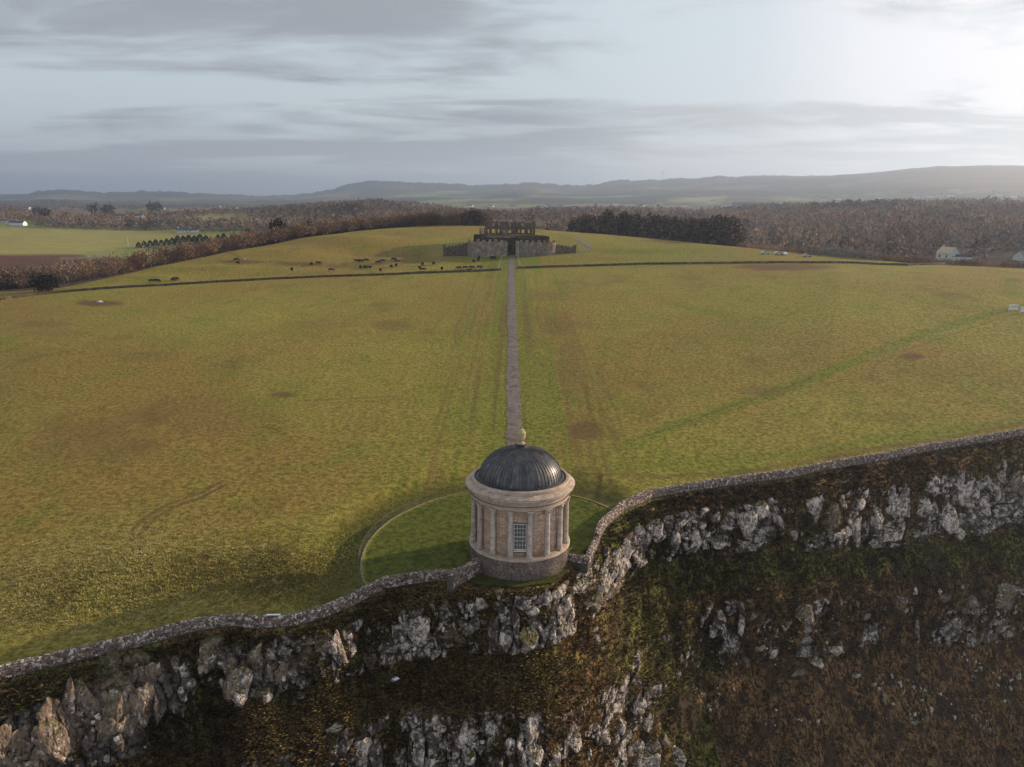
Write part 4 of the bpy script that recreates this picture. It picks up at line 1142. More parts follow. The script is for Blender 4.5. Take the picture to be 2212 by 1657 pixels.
b = MB(); b.lathe([(5.44, 10.79), (5.44, 10.92), (5.38, 10.95), (5.24, 10.95), (5.24, 11.08), (5.18, 11.10), (5.1, 11.10)], 128); b.build('dome_base_ring', M['lead'], T)
# dome: 64 copper sheets between standing seams
NP = 64; DR, DZ, DH = 5.04, 11.0, 3.62
def dome_p(t, dr=0.0): return ((DR+dr)*math.cos(t), DZ+(DH+dr)*math.sin(t))
pv_ = []; pf = []; nt = 16
for k in range(nt+1):
    t_ = PI/2*.93*k/nt; wob_ = .012*math.sin(k*2.1)
    r_a, z_a = dome_p(t_); r_b, z_b = dome_p(t_, .018+wob_)
    h_ = PI/NP*.9; pv_ += [(r_a*math.cos(-h_), r_a*math.sin(-h_), z_a), (r_b, 0, z_b), (r_a*math.cos(h_), r_a*math.sin(h_), z_a)]
for k in range(nt):
    b0 = 3*k; pf += [(b0, b0+1, b0+4, b0+3), (b0+1, b0+2, b0+5, b0+4)]
sv_ = []; sf_ = []
for k in range(nt+1):
    t_ = PI/2*.93*k/nt; r_a, z_a = dome_p(t_, -.02); r_b, z_b = dome_p(t_, .06); wd = .024+.018*math.cos(t_)
    sv_ += [(r_a, -wd, z_a), (r_b, -wd*.7, z_b), (r_b, wd*.7, z_b), (r_a, wd, z_a)]
for k in range(nt):
    b0 = 4*k; sf_ += [(b0+q, b0+q+1, b0+5+q, b0+4+q) for q in range(3)]
b = MB(); b.lathe([dome_p(PI/2*k/20, -.05) for k in range(21)], 64); dome = b.build('dome', M['lead'], T)
p0 = MB().add(pv_, pf, True).build('roof_sheet', M['dome'], dome); s0 = MB().add(sv_, sf_).build('seam', M['dome'], dome)
for k in range(NP):
    o, q = (p0, s0) if k == 0 else (link(p0.copy(), dome), link(s0.copy(), dome))
    o.rotation_euler = (0, 0, 2*PI*k/NP); q.rotation_euler = (0, 0, 2*PI*(k+.5)/NP)
# urn
b = MB(); b.lathe([(.80, 14.3), (.80, 14.62), (.72, 14.68), (.62, 14.72), (.60, 14.84), (.68, 14.94), (.70, 15.02), (.60, 15.08), (.2, 15.10)], 32)
b.build('finial_plinth', M['lead'], T)
b = MB(); b.lathe([(.54, 15.10), (.50, 15.20), (.28, 15.28), (.23, 15.38), (.27, 15.46), (.42, 15.58), (.53, 15.80), (.575, 16.10), (.57, 16.34), (.60, 16.40), (.60, 16.47), (.54, 16.52), (.50, 16.66), (.38, 16.84), (.20, 16.94), (.09, 16.98)], 32)
u = b.build('urn', M['urn'], T)
b = MB(); b.lathe([(.07, 16.96), (.05, 17.02), (.10, 17.08), (.10, 17.16), (.04, 17.24), (.0, 17.27)], 12); b.build('finial', M['urn'], u)
# windows: frame, glazing bars, twenty-four panes each
def window(ang):
    root = empty('window', (0, 0, 0)); root.parent = T; root.rotation_euler = (0, 0, ang+PI/2)
    y = -(RWALL-.20); hw, z0_, z1_ = .76, 3.50, 6.84
    fr = MB()
    fr.box(-hw, -hw+.09, y-.06, y+.08, z0_, z1_); fr.box(hw-.09, hw, y-.06, y+.08, z0_, z1_); fr.box(-hw+.09, hw-.09, y-.06, y+.08, z1_-.09, z1_); fr.box(-hw+.09, hw-.09, y-.06, y+.08, z0_, z0_+.12)
    fr.build('frame', M['white_paint'], root)
    zi0, zi1 = z0_+.12, z1_-.09; zm = (zi0+zi1)/2
    MB().box(-hw+.09, hw-.09, y-.05, y+.05, zm-.035, zm+.035).build('meeting_rail', M['white_paint'], root)
    ws = (2*hw-.18)/4; hs = (zi1-zi0)/6
    for c in range(1, 4): MB().box(-hw+.09+c*ws-.022, -hw+.09+c*ws+.022, y-.035, y+.03, zi0, zi1).build('glazing_bar', M['white_paint'], root)
    for r_ in range(1, 6):
        if r_ != 3: MB().box(-hw+.09, hw-.09, y-.032, y+.028, zi0+r_*hs-.022, zi0+r_*hs+.022).build('glazing_bar', M['white_paint'], root)
    pane = None
    for c in range(4):
        for r_ in range(6):
            if pane is None: pane = MB().box(-ws/2+.02, ws/2-.02, -.006, .006, -hs/2+.02, hs/2-.02).build('pane', M['dark_glass'], root); o = pane
            else: o = pane.copy(); link(o, root)
            o.location = (-hw+.09+(c+.5)*ws, y+.01, zi0+(r_+.5)*hs); o.rotation_euler = (random.uniform(-.02, .02), 0, random.uniform(-.02, .02))
    MB().box(-hw-.06, hw+.06, -RWALL-.06, y-.07, z0_-.13, z0_-.005).build('sill', M['white_paint'], root)
for a in (-PI/2, 0, PI): window(a)
b = MB(); b.lathe([(RWALL-.56, 2.72), (0.1, 2.72)], 32); b.build('floor', M['mortar'], T)
# door on the landward side
dr = empty('door'); dr.parent = T
MB().box(-.72, .72, RWALL-.35, RWALL-.25, 2.8, 6.8).build('door_leaf', M['wood'], dr); MB().box(-.95, .95, RWALL+.02, RWALL+.9, 1.2, 2.7).build('step', M['trim'], dr)

# ------------------------------------------------------------------ FENCE RING round the temple
fr_ = empty('ring_fence', (0, 0, 0)); tag(fr_, 'low wire fence on a pale kerb curving round the lawn behind the temple', 'fence')
def inland(x, y, m=.8):
    a = math.atan2(x-CAM[0], y-CAM[1]); return math.hypot(x-CAM[0], y-CAM[1]) > float(np.interp(a, AZ, LR[0]))+m
RF = 19.6; angs = [R(d) for d in np.arange(2, 222, 1.5) if inland(RF*math.cos(R(d)), RF*math.sin(R(d)))]
kb = MB(); V = []; F = []
for k, a in enumerate(angs):
    z = ground_z(RF*math.cos(a), RF*math.sin(a)); z = max(z, ground_z((RF-.4)*math.cos(a), (RF-.4)*math.sin(a)))
    for r_, dz in ((RF-.16, -.2), (RF-.16, .09), (RF+.12, .09), (RF+.12, -.4)): V.append((r_*math.cos(a), r_*math.sin(a), z+dz))
    if k: F += [(4*k-4+q, 4*k-3+q, 4*k+1+q, 4*k+q) for q in range(3)]
kb.add(V, F).build('kerb', simple('pale_kerb', (.12, .105, .045), (.24, .21, .10), 3), fr_)
pm = MB().tube((0, 0, -.3), (0, 0, 1.12), .045, .04, 6); post0 = pm.build('post', M['wood'], fr_); first = True; tops = []
for k, a in enumerate(angs):
    x, y = (RF+.35)*math.cos(a), (RF+.35)*math.sin(a); z = ground_z(x, y); tops.append(Vector((x, y, z)))
    if k % 4 == 0:
        o = post0 if first else link(post0.copy(), fr_); first = False
        o.location = (x, y, z); o.rotation_euler = (random.uniform(-.04, .04), random.uniform(-.04, .04), 0)
for hgt, nm, rd_ in ((1.05, 'top_rail', .032), (.72, 'wire', .012), (.40, 'wire', .012)):
    m_ = MB()
    for p, q in zip(tops[:-1], tops[1:]): m_.tube(p+Vector((0, 0, hgt)), q+Vector((0, 0, hgt)), rd_, n=4)
    m_.build(nm, M['wood'] if hgt > 1 else M['wire'], fr_)
for (dx, dy, lab) in ((911, 1046, 'yellow marker post standing alone in the field left of the temple dome'), (505, 1336, 'yellow marker post just behind the peak of the left clifftop wall')):
    p = hit(dx, dy); mk = MB().tube((0, 0, -.3), (0, 0, 1.9), .05, .045, 8).tube((0, 0, 1.9), (0, 0, 1.97), .06, .02, 8).build('marker_post', M['yellow'], None); mk.location = p; tag(mk, lab, 'post', 'yellow marker posts')
p = rim_pts([592])[0]; p = Vector((*p, ground_z(*p)))
bd = empty('plank', (p.x, p.y, p.z+1.26)); bd.rotation_euler = (0, .03, .1); tag(bd, 'pale plank lying along the top of the left clifftop wall', 'plank')
MB().box(-.75, .75, -.11, .11, -.035, .035).build('board', M['white_wall'], bd)

# ------------------------------------------------------------------ RUINED HOUSE AND ITS BASTION
FX, FY = hit(1104.5, 553).x, hit(1104.5, 553).y
FZ = ground_z(FX, FY)-.2


def crenel(root, p0, p1, z0a, z1a, z1b, th, mw=1.5, mh=.7, mat=M['bastion'], merlons=True, nm='wall'):
    """a straight wall from p0 to p1 with its own merlons"""
    p0, p1 = Vector(p0), Vector(p1); d = p1-p0; ln = d.length; d.normalize(); n = Vector((-d.y, d.x)); V = []; F = []
    N = max(1, int(ln/1.2))
    for k in range(N+1):
        s_ = k/N; p = p0+d*ln*s_; zt = z1a+(z1b-z1a)*s_
        for sg, zz_ in ((-1, z0a), (-1, zt), (1, zt), (1, z0a)): V.append((p.x+n.x*th/2*sg, p.y+n.y*th/2*sg, zz_+(random.uniform(-.08, .08) if zz_ == zt else 0)))
        if k: F += [(4*k-4+q, 4*k-3+q, 4*k+1+q, 4*k+q) for q in range(3)]
    F += [(0, 1, 2, 3), (4*N+3, 4*N+2, 4*N+1, 4*N)]
    w_ = MB().add(V, F).build(nm, mat, root)
    if merlons:
        s_ = .3; 
        while s_+mw < ln:
            zt = z1a+(z1b-z1a)*(s_+mw/2)/ln; c = p0+d*(s_+mw/2)
            o = MB().box(-mw/2, mw/2, -th/2+.03, th/2-.03, -.1, mh*random.uniform(.75, 1.1)).build('merlon', mat, w_); o.location = (c.x, c.y, zt); o.rotation_euler = (0, 0, math.atan2(d.y, d.x)); s_ += mw*1.95
    return w_


BA = empty('bastion_wall', (FX, FY, FZ)); tag(BA, 'long battlemented stone bastion wall with dark central gateway below the ruined house', 'castle wall')
HT = 7.2; Wd = 21.6; gx = 2.45
front = [(-Wd, 2.6), (-Wd+.5, 1.2), (-Wd+1.8, .35), (-Wd+4, 0), (-gx, 0)]
for sg in (-1, 1):
    pts = [(x*-sg if sg > 0 else x, y) for x, y in front]
    if sg > 0: pts = [(-x, y) for x, y in front]
    for a, b_ in zip(pts[:-1], pts[1:]): crenel(BA, a, b_, -1.5, HT-.2, HT-.2, .9, 1.5, 1.15, merlons=(Vector(a)-Vector(b_)).length > 3)
    crenel(BA, pts[0], (pts[0][0]*.98, 9), -1.5, HT, HT, .9)
    crenel(BA, (sg*gx, .3), (sg*gx, 5), -1.5, HT-.3, HT-.3, .8, merlons=False, nm='gate_cheek')
    pr = MB().box(-.7, .7, -.55, .55, -1.5, HT+.4).build('gate_pier', M['bastion'], BA); pr.location = (sg*(gx+.5), -.05, 0)
crenel(BA, (-gx, 4.6), (gx, 4.6), -1.5, HT-.8, HT-.8, .8, mat=M['ruin'], nm='gate_wall', merlons=False)
MB().box(-1.15, 1.15, 4.05, 4.15, -1.0, 3.2).build('gate_door', M['dark_glass'], BA)
# side walls with end towers
for sg, x_out, zt0, zt1, y_o, lab in ((-1, -33.4, 6.0, 3.6, 3.0, 'dark curtain wall with end turret running left from the bastion'), (1, 31.8, 5.8, 4.0, 6.5, 'dark curtain wall with end turret running right from the bastion')):
    wg = empty('curtain_wall', (FX+sg*21.6, FY, FZ)); tag(wg, lab, 'castle wall', 'curtain walls beside the bastion')
    L_ = abs(x_out)-21.6; crenel(wg, (0, 2.5), (sg*L_, y_o), -3, zt0, zt1, .8, .9, .5, mat=M['curtain'])
    tw = MB().box(-.85, .85, -.85, .85, -3, zt1+1.3).build('turret', M['curtain'], wg); tw.location = (sg*L_, y_o, 0)
    for q in range(4): mm = MB().box(-.25, .25, -.25, .25, 0, .45).build('merlon', M['curtain'], tw); mm.location = ((q % 2-.5)*1.1, (q//2-.5)*1.1, zt1+1.3)
# raised terrace with ivy-grown retaining wall
TR = empty('terrace', (FX, FY, FZ)); tag(TR, 'raised terrace with bramble-covered retaining wall between bastion and ruined house', 'terrace')
octo = [(-19.5, 9), (-18.6, 5.2), (-14, 4.2), (14, 4.2), (18.6, 5.2), (19.8, 9), (19.8, 26), (14, 34), (-14, 34), (-19.5, 26)]
V = []; F = []; zt = 9.0; N = 0; ring_ = []
for a, b_ in zip(octo, octo[1:]+octo[:1]):
    n = max(1, int(math.dist(a, b_)/1.0)); ring_ += [(a[0]+(b_[0]-a[0])*k/n, a[1]+(b_[1]-a[1])*k/n) for k in range(n)]
n = len(ring_); lev = [(1.0, -3), (1.0, 4), (.995, 7), (.97, 8.3), (.93, 9.0), (.6, 9.2), (0.01, 9.3)]
for q, (sc, z) in enumerate(lev):
    for x, y in ring_:
        j = random.uniform(-.35, .35)*(1 if 0 < q < 5 else 0); V.append((x*sc+j*.8, (y-18)*sc+18+j, z+random.uniform(-.3, .45)*(1 if 1 < q < 6 else 0)))
for q in range(len(lev)-1): F += [(q*n+k, q*n+(k+1) % n, (q+1)*n+(k+1) % n, (q+1)*n+k) for k in range(n)]
MB().add(V, F).build('retaining_wall', M['ivy'], TR)
for (x0, x1, y_, h_) in ((-19, -13, 6.5, 1.3), (14, 19, 6.5, .7)):
    MB().box(x0, x1, y_, y_+2.2, 8.0, 9.0+h_).build('bramble_bank', M['ivy'], TR)
# the roofless house
HS = empty('ruined_house', (FX-.9, FY+33, FZ)); tag(HS, 'roofless two-storey ruined mansion with empty windows standing on the terrace', 'ruin')
H0, H1 = 8.6, 16.0


def holed(nm, x0, x1, y0, y1, z0_, z1_, holes, axis='x', mat=M['ruin'], ragged=.5):
    """a wall slab with real openings. holes: (a0, a1, z0, z1) along the wall"""
    us = sorted({x0 if axis == 'x' else y0, x1 if axis == 'x' else y1, *[h for q in holes for h in q[:2]]}); zs = sorted({z0_, z1_, *[h for q in holes for h in q[2:]]})
    mb = MB()
    for a, b_ in zip(us[:-1], us[1:]):
        top = z1_+random.uniform(-ragged, .15)
        for c, d in zip(zs[:-1], zs[1:]):
            if any(a >= q[0]-1e-6 and b_ <= q[1]+1e-6 and c >= q[2]-1e-6 and d <= q[3]+1e-6 for q in holes): continue
            d2 = top if d == z1_ else d
            if axis == 'x': mb.box(a, b_, y0, y1, c, d2)
            else: mb.box(x0, x1, a, b_, c, d2)
    return mb.build(nm, mat, HS)


low, upp = (H0+1.0, H0+3.4), (H0+4.6, H0+6.7)
fx = [-11.6, -9.4, -6.5, -2.2, .6, 3.4, 6.6, 9.2]
holed('front_wall', -13.4, -4.3, 0, .9, H0, H1, [(-12.4, -11.3, *low), (-9.9, -8.1, *low), (-6.6, -5.8, *low), (-9.9, -8.2, *upp), (-6.4, -5.6, *upp)])
holed('bay_wall', -4.3, 3.0, -2.4, -1.5, H0, H1, [(-3.6, -3.1, *low), (-.9, .5, low[0], low[1]-.3), (-.7, .3, *upp), (1.9, 2.6, *upp)], ragged=.3)
holed('bay_side_wall', -4.3, -3.4, -1.5, 0, H0, H1, [], 'y'); holed('bay_side_wall', 2.1, 3.0, -1.5, 0, H0, H1, [], 'y')
holed('front_wall', 3.0, 13.4, 0, .9, H0, H1, [(4.4, 5.0, *low), (6.2, 7.6, *low), (9.7, 10.4, *low), (12.1, 12.9, *low), (6.2, 7.5, *upp), (9.6, 10.2, *upp)])
holed('rear_wall', -13.4, 13.4, 13, 13.9, H0, H1-1.2, [(-12.4, -11.2, *low), (-10.2, -7.6, *low), (-7.0, -5.4, *low), (-3.9, -2.6, *low), (-1.2, .8, *low), (4.0, 5.4, *low), (5.8, 8.0, *low), (9.3, 10.9, *low), (12.0, 13.0, *low), (-10, -8, *upp), (-6.5, -5.4, *upp), (-.9, .5, *upp), (6.0, 7.8, *upp), (9.4, 10.6, *upp)])
holed('side_wall', -13.4, -12.6, .9, 13, H0, H1, [(3, 4.4, *low), (8, 9.4, *low), (3, 4.2, *upp), (8, 9.2, *upp)], 'y')
holed('side_wall', 12.6, 13.4, .9, 13, H0, H1, [(3, 4.4, *low), (8, 9.4, *low), (3, 4.2, *upp), (8, 9.2, *upp)], 'y')
holed('cross_wall', -4.9, -4.2, .9, 13, H0, H1-.8, [(5, 6.5, *low)], 'y', ragged=1.5); holed('cross_wall', 3.2, 3.9, .9, 13, H0, H1-.5, [(5, 6.5, *low)], 'y', ragged=1.5)
holed('cross_wall', -8, -7.4, 6, 13, H0, H1-1.4, [], 'y', ragged=1); holed('cross_wall', 8.6, 9.2, 6, 13, H0, H1-1.0, [], 'y', ragged=1)
holed('annex_wall', -16.4, -13.4, -.4, .4, H0, H0+4.0, [(-15.6, -15.0, *low), (-14.6, -14.0, *low)], ragged=.8); holed('annex_wall', -16.4, -15.8, .4, 9, H0, H0+3.6, [], 'y', ragged=1)
for x, h_ in ((-9, .9), (-2, 1.1), (2.2, 1.0), (8.8, 1.1), (-13, 1.0), (12.9, .5)): MB().box(x-.35, x+.35, .1, .8, H1-.1, H1+h_*.4).build('chimney_stub', M['ruin'], HS)
MB().box(-15, 15, -4, -3.5, H0-.8, H0+.9).build('parapet_wall', M['bastion'], HS)
for x, h_ in ((-7.8, 2.4), (-11.3, 1.2), (3.6, 1.5)): MB().box(x-.35, x+.35, -3.4, -2.8, H0-.5, H0+h_).build('pillar', M['bastion'], HS)

# ------------------------------------------------------------------ CATTLE
def cow_mesh(graze):
    me = bpy.data.meshes.new('body'); hy = 1.0
    head = [(.95, 0, 1.22), (1.30, 0, 1.00), (1.48, 0, .60), (1.60, 0, .22)] if graze else [(.95, 0, 1.30), (1.25, 0, 1.48), (1.45, 0, 1.58), (1.75, 0, 1.44)]
    V = [(-.75, 0, 1.12), (-.25, 0, 1.06), (.35, 0, 1.06), (.72, 0, 1.14)]+head; E = [(0, 1), (1, 2), (2, 3), (3, 4), (4, 5), (5, 6), (6, 7)]; Rr = [.42, .47, .48, .42, .28, .20, .17, .11]
    for (hip, x, y, kx) in ((0, -.78, .2, -.10), (0, -.78, -.2, -.10), (3, .68, .18, .03), (3, .68, -.18, .03)):
        b0 = len(V); V += [(x, y, .85), (x+kx, y, .48), (x, y, .06)]; E += [(hip, b0), (b0, b0+1), (b0+1, b0+2)]; Rr += [.17, .085, .075]
    me.from_pydata(V, E, []); o = bpy.data.objects.new('tmp', me); COL.objects.link(o)
    md = o.modifiers.new('s', 'SKIN'); me.skin_vertices  # created by the modifier
    for k, v in enumerate(me.skin_vertices[0].data): v.radius = (Rr[k], Rr[k]); v.use_root = (k == 1)
    sb = o.modifiers.new('d', 'SUBSURF'); sb.levels = 1
    dg = bpy.context.evaluated_depsgraph_get(); out = bpy.data.meshes.new_from_object(o.evaluated_get(dg)); bpy.data.objects.remove(o)
    out.materials.clear(); out.materials.append(M['cowhide']); out.name = 'cow'; return out


def make_cow(graze):
    root = bpy.data.objects.new('cow', cow_mesh(graze)); link(root)
    for sy in (-1, 1):
        hx, hz_ = (1.42, .78) if graze else (1.38, 1.68)
        MB().tube((hx, sy*.12, hz_), (hx-.06, sy*.30, hz_+.02), .05, .02, 5).build('ear', M['cowhide'], root)
    MB().tube((-1.08, 0, 1.2), (-1.16, 0, .55), .03, .05, 5).build('tail', M['cowhide'], root)
    return root
cows = [make_cow(True), make_cow(False)]; used = [False, False]
CC = [(98, 258, 0, 'black cow grazing at the far left, first of the four beside the field wall'), (131, 257, 0, 'black cow grazing beside the field wall, second from the left'), (229, 250, 2.8, 'black cow standing close against another by the field wall, the left of that pair'), (238, 245, 0, 'black cow standing close against another by the field wall, the right of that pair'),
      (597, 133, 3.1, 'black cow at the bare brown patch on the upper left fence, behind its neighbour'), (606, 150, 1.4, 'black cow end-on below the bare brown patch on the upper left fence'), (918, 190, 1.9, 'lone black cow grazing in mid pasture, left of the scattered herd'), (1034, 158, 1.5, 'black cow end-on along the upper fence, left of its neighbour'),
      (1073, 152, 0, 'black cow broadside along the upper fence, right of its neighbour'), (1148, 193, .3, 'lone black cow grazing in open pasture below the upper fence pair'), (1302, 140, 3.0, 'leftmost black cow of the huddle on the slope left of the ruin'), (1322, 140, 0, 'second black cow of the huddle on the slope left of the ruin'), (1352, 136, .2, 'black cow just right of the huddled pair on the slope'),
      (1323, 177, 1.6, 'left cow of the three black cows grazing in a row'), (1345, 177, 2.0, 'middle cow of the three black cows grazing in a row'), (1370, 179, 0, 'right cow of the three black cows grazing in a row'), (1428, 147, 3.0, 'black cow facing left, nose down, in the touching pair left of the ruin'), (1448, 140, .3, 'upper black cow of the touching pair left of the ruin'),
      (1438, 194, 1.9, 'black cow grazing alone nearest the field wall below the pair'), (1502, 172, 1.5, 'black cow end-on, left of a tall end-on neighbour in the herd centre'), (1530, 166, 1.4, 'tall end-on black cow in the herd centre'), (1513, 130, .1, 'topmost black cow of the herd centre'), (1536, 140, .6, 'black cow just below and right of the topmost one'),
      (1667, 180, 1.8, 'black cow standing behind another near the field wall'), (1683, 190, 0, 'black cow broadside in front of another near the field wall'), (1684, 160, 1.7, 'black cow above the overlapping pair near the field wall'), (1750, 154, 1.55, 'end-on black cow standing alone below the curtain wall fence'), (1796, 185, 1.9, 'black cow grazing alone between the pair and the row of four'),
      (1900, 182, 3.1, 'first from the left of the four black cows in a row near the path'), (1933, 180, 0, 'second from the left of the four black cows in a row near the path'), (1953, 191, .1, 'black cow lying nearest the field wall below the row of four'), (1975, 179, 3.0, 'third from the left of the four black cows in a row near the path'), (2014, 177, 0, 'rightmost of the four black cows in a row near the path'),
      (1985, 142, 1.3, 'black cow grazing below the left end of the bastion'), (2010, 133, 1.6, 'lower black cow of the two end-on cows under the bastion'), (2015, 121, 1.5, 'upper black cow of the two end-on cows under the bastion'), (2087, 121, 1.6, 'left cow of the pair at the fence beside the gateway'), (2106, 122, 1.5, 'right cow of the pair at the fence beside the gateway')]
for k, (zx, zy, hd, lab) in enumerate(CC):
    g = 0 if k % 5 else 1; sx_, sy_ = (500+zx*.6329)/1.7152, (880+(zy+5)*.6329)/1.7152
    p = hit(sx_, sy_); src_ = cows[g]
    if not used[g]: o = src_; used[g] = True
    else:
        o = src_.copy(); link(o)
        for ch in src_.children: c = ch.copy(); link(c, o)
    o.location = p-Vector((0, 0, .02+(.45 if 'lying' in lab else 0))); o.rotation_euler = (0, 0, hd+random.uniform(-.25, .25)); o.scale = (1.12, 1.25, .96)
    o['label'] = lab; o['category'] = 'cow'; o['group'] = 'black cattle grazing in the pasture left of the ruin'

# ------------------------------------------------------------------ FENCES AND POLES in the pasture
def post_fence(label, pts, gap, h=1.15, rpost=.07, mat=M['wood'], group='post and wire fences in the pasture', rmin=0):
    P = [hit(*p, rmin=rmin) for p in pts]; root = empty('wire_fence', P[0]); tag(root, label, 'fence', group); tops = []
    for a, b_ in zip(P[:-1], P[1:]):
        n = max(1, int((b_-a).length/gap)); tops += [a.lerp(b_, k/n) for k in range(n)]
    tops.append(P[-1]); tops = [Vector((p.x, p.y, ground_z(p.x, p.y))) for p in tops]
    p0_ = None
    for p in tops:
        if p0_ is None: p0_ = MB().tube((0, 0, -.3), (0, 0, h), rpost, n=5).build('post', mat, root); o = p0_
        else: o = link(p0_.copy(), root)
        o.location = p-P[0]; o.rotation_euler = (random.uniform(-.05, .05), random.uniform(-.05, .05), 0)
    for hz_ in (h*.95, h*.6, h*.3):
        m_ = MB()
        for a, b_ in zip(tops[:-1], tops[1:]): m_.tube(a-P[0]+Vector((0, 0, hz_)), b_-P[0]+Vector((0, 0, hz_)), .014, n=3)
        m_.build('wire', M['wire'], root)
    return root
post_fence('wire fence along the left edge of the path strip up to the gateway', [(1077, 582), (1080, 568), (1084, 556)], 2.5, 1.2, .06, M['white_wall'])
post_fence('wire fence along the right edge of the path strip up to the gateway', [(1124, 574), (1121, 565), (1120, 555)], 2.5, 1.2, .06, M['white_wall'])
post_fence('wire fence across the upper pasture behind the cattle', [(330, 572), (430, 567), (530, 565), (640, 573), (760, 575), (850, 565), (930, 560), (1010, 558), (1075, 556)], 6)
post_fence('wire fence below the right curtain wall', [(1120, 554), (1180, 552), (1240, 549), (1262, 545)], 5)
p = hit(1098, 552)
pw = empty('person', p, 2.6); tag(pw, 'person in a pale blue jacket and dark trousers walking left of the gateway', 'person')
def person(root):
    me = bpy.data.meshes.new('t'); V = [(0, 0, .95), (0, 0, 1.2), (0, 0, 1.42), (0, 0, 1.52), (0, 0, 1.66), (.09, .03, .9), (.1, .12, .48), (.1, .05, .06), (.1, -.1, .03), (-.09, 0, .9), (-.1, .02, .48), (-.1, -.18, .08), (-.1, -.3, .04), (.19, 0, 1.38), (.24, .06, 1.1), (.24, -.06, .86), (-.19, 0, 1.38), (-.25, -.02, 1.1), (-.24, -.16, .88)]
    E = [(0, 1), (1, 2), (2, 3), (3, 4), (0, 5), (5, 6), (6, 7), (7, 8), (0, 9), (9, 10), (10, 11), (11, 12), (2, 13), (13, 14), (14, 15), (2, 16), (16, 17), (17, 18)]
    Rr = [.15, .15, .14, .06, .11, .09, .065, .05, .04, .09, .065, .05, .04, .06, .05, .035, .06, .05, .035]
    me.from_pydata(V, E, []); o = bpy.data.objects.new('tmp', me); COL.objects.link(o); o.modifiers.new('s', 'SKIN')
    for k, v in enumerate(me.skin_vertices[0].data): v.radius = (Rr[k],)*2; v.use_root = (k == 0)
    o.modifiers.new('d', 'SUBSURF').levels = 1; dg = bpy.context.evaluated_depsgraph_get(); out = bpy.data.meshes.new_from_object(o.evaluated_get(dg)); bpy.data.objects.remove(o)
    out.materials.clear(); mats = [simple('blue_jacket', (.22, .36, .5), (.28, .42, .56), 3), simple('dark_trousers', (.03, .03, .04), (.05, .05, .06), 3), simple('skin', (.45, .28, .2), (.5, .32, .24), 3)]
    for q in mats: out.materials.append(q)
    for f in out.polygons: f.material_index = 2 if f.center.z > 1.5 else (0 if f.center.z > .92 else 1)
    link(bpy.data.objects.new('body', out), root)
person(pw)
# boulders in the pasture
for (dx, dy, wm, lab) in ((216, 653, 2.6, 'white boulder in the bare brown patch at the left of the big field'), (528, 560, 1.4, 'white boulder beside cattle at the upper left fence'), (852, 1467, 1.0, 'round white boulder lying alone on the dark cliff slope'), (1690, 1136, .1, '')):
    if not lab: continue
    o = bpy.data.objects.new('boulder', rock_mesh('boulder', dx)); o.data.materials.append(M['white_wall']); link(o)
    if dy > 1400:
        i_, j_ = cliff_at(dx, dy); q, nn = cliff_frame(i_, j_); o.location = q+nn*.2
    else: o.location = hit(dx, dy)
    o.scale = (wm, wm*.6, wm*.5); tag(o, lab, 'boulder')
for (dx, dy, h, lab) in ((277, 532, 9, 'thin pole standing in the far green field on the left'), (443, 518, 9, 'thin wooden pole right of the long white bungalow')):
    p = hit(dx, dy, rmin=420); o = MB().tube((0, 0, -.5), (0, 0, h), .28, .2, 6).box(-.9, .9, -.1, .1, h-.9, h-.7).build('utility_pole', M['turbine'] if dx < 300 else M['wood']); o.location = p; tag(o, lab, 'pole', 'poles in the far left fields')

# ------------------------------------------------------------------ HOUSES
def house(dx, dy, w_, d_, h_, roof_h, rot, label, roof='slate', wing=None, rmin=420, cat='house', nwin=4, chim=2, group=None, zoff=0, rmax=1e9):
    p = hit(dx, dy, rmin=rmin, rmax=rmax); root = empty('white_house', (p.x, p.y, p.z-.3+zoff), rot); tag(root, label, cat, group)
    def block(x0, x1, y0, y1, hh, rh, nm='wall'):
        b_ = MB().box(x0, x1, y0, y1, 0, hh); ym = (y0+y1)/2
        for x in (x0, x1): b_.add([(x, y0, hh), (x, y1, hh), (x, ym, hh+rh)], [(0, 1, 2)])
        b_.build(nm, M['white_wall'], root)
        e = .3; t_ = .12; ov = rh/((y1-y0)/2)*e
        r_ = MB()
        r_.add([(x0-e, y0-e, hh-ov+.05), (x1+e, y0-e, hh-ov+.05), (x1+e, ym, hh+rh+.05), (x0-e, ym, hh+rh+.05), (x0-e, y1+e, hh-ov+.05), (x1+e, y1+e, hh-ov+.05),
                (x0-e, y0-e, hh-ov-.1), (x1+e, y0-e, hh-ov-.1), (x1+e, ym, hh+rh-.1), (x0-e, ym, hh+rh-.1), (x0-e, y1+e, hh-ov-.1), (x1+e, y1+e, hh-ov-.1)],
               [(0, 1, 2, 3), (3, 2, 5, 4), (6, 9, 8, 7), (9, 10, 11, 8), (0, 6, 7, 1), (4, 5, 11, 10), (0, 3, 9, 6), (3, 4, 10, 9), (1, 7, 8, 2), (2, 8, 11, 5)])
        return r_.build('roof', M['tan_roof'] if roof == 'tan' else M['slate'], root)
    rf = block(-w_/2, w_/2, -d_/2, d_/2, h_, roof_h)
    for k in range(chim):
        x = (-1, 1)[k % 2]*w_*.38; MB().box(x-.5, x+.5, -.4, .4, h_+roof_h-.8, h_+roof_h+1.0).build('chimney', M['white_wall'], rf)
    for k in range(nwin):
        x = -w_/2+w_*(k+.5)/nwin
        fr = MB().box(x-.55, x+.55, -d_/2-.05, -d_/2+.02, h_*.38, h_*.78).build('window', M['white_paint'], root)
        MB().box(x-.45, x+.45, -d_/2-.09, -d_/2-.052, h_*.40, h_*.76).build('pane', M['dark_glass'], fr)
    if wing: block(*wing, nm='wing')
    return root
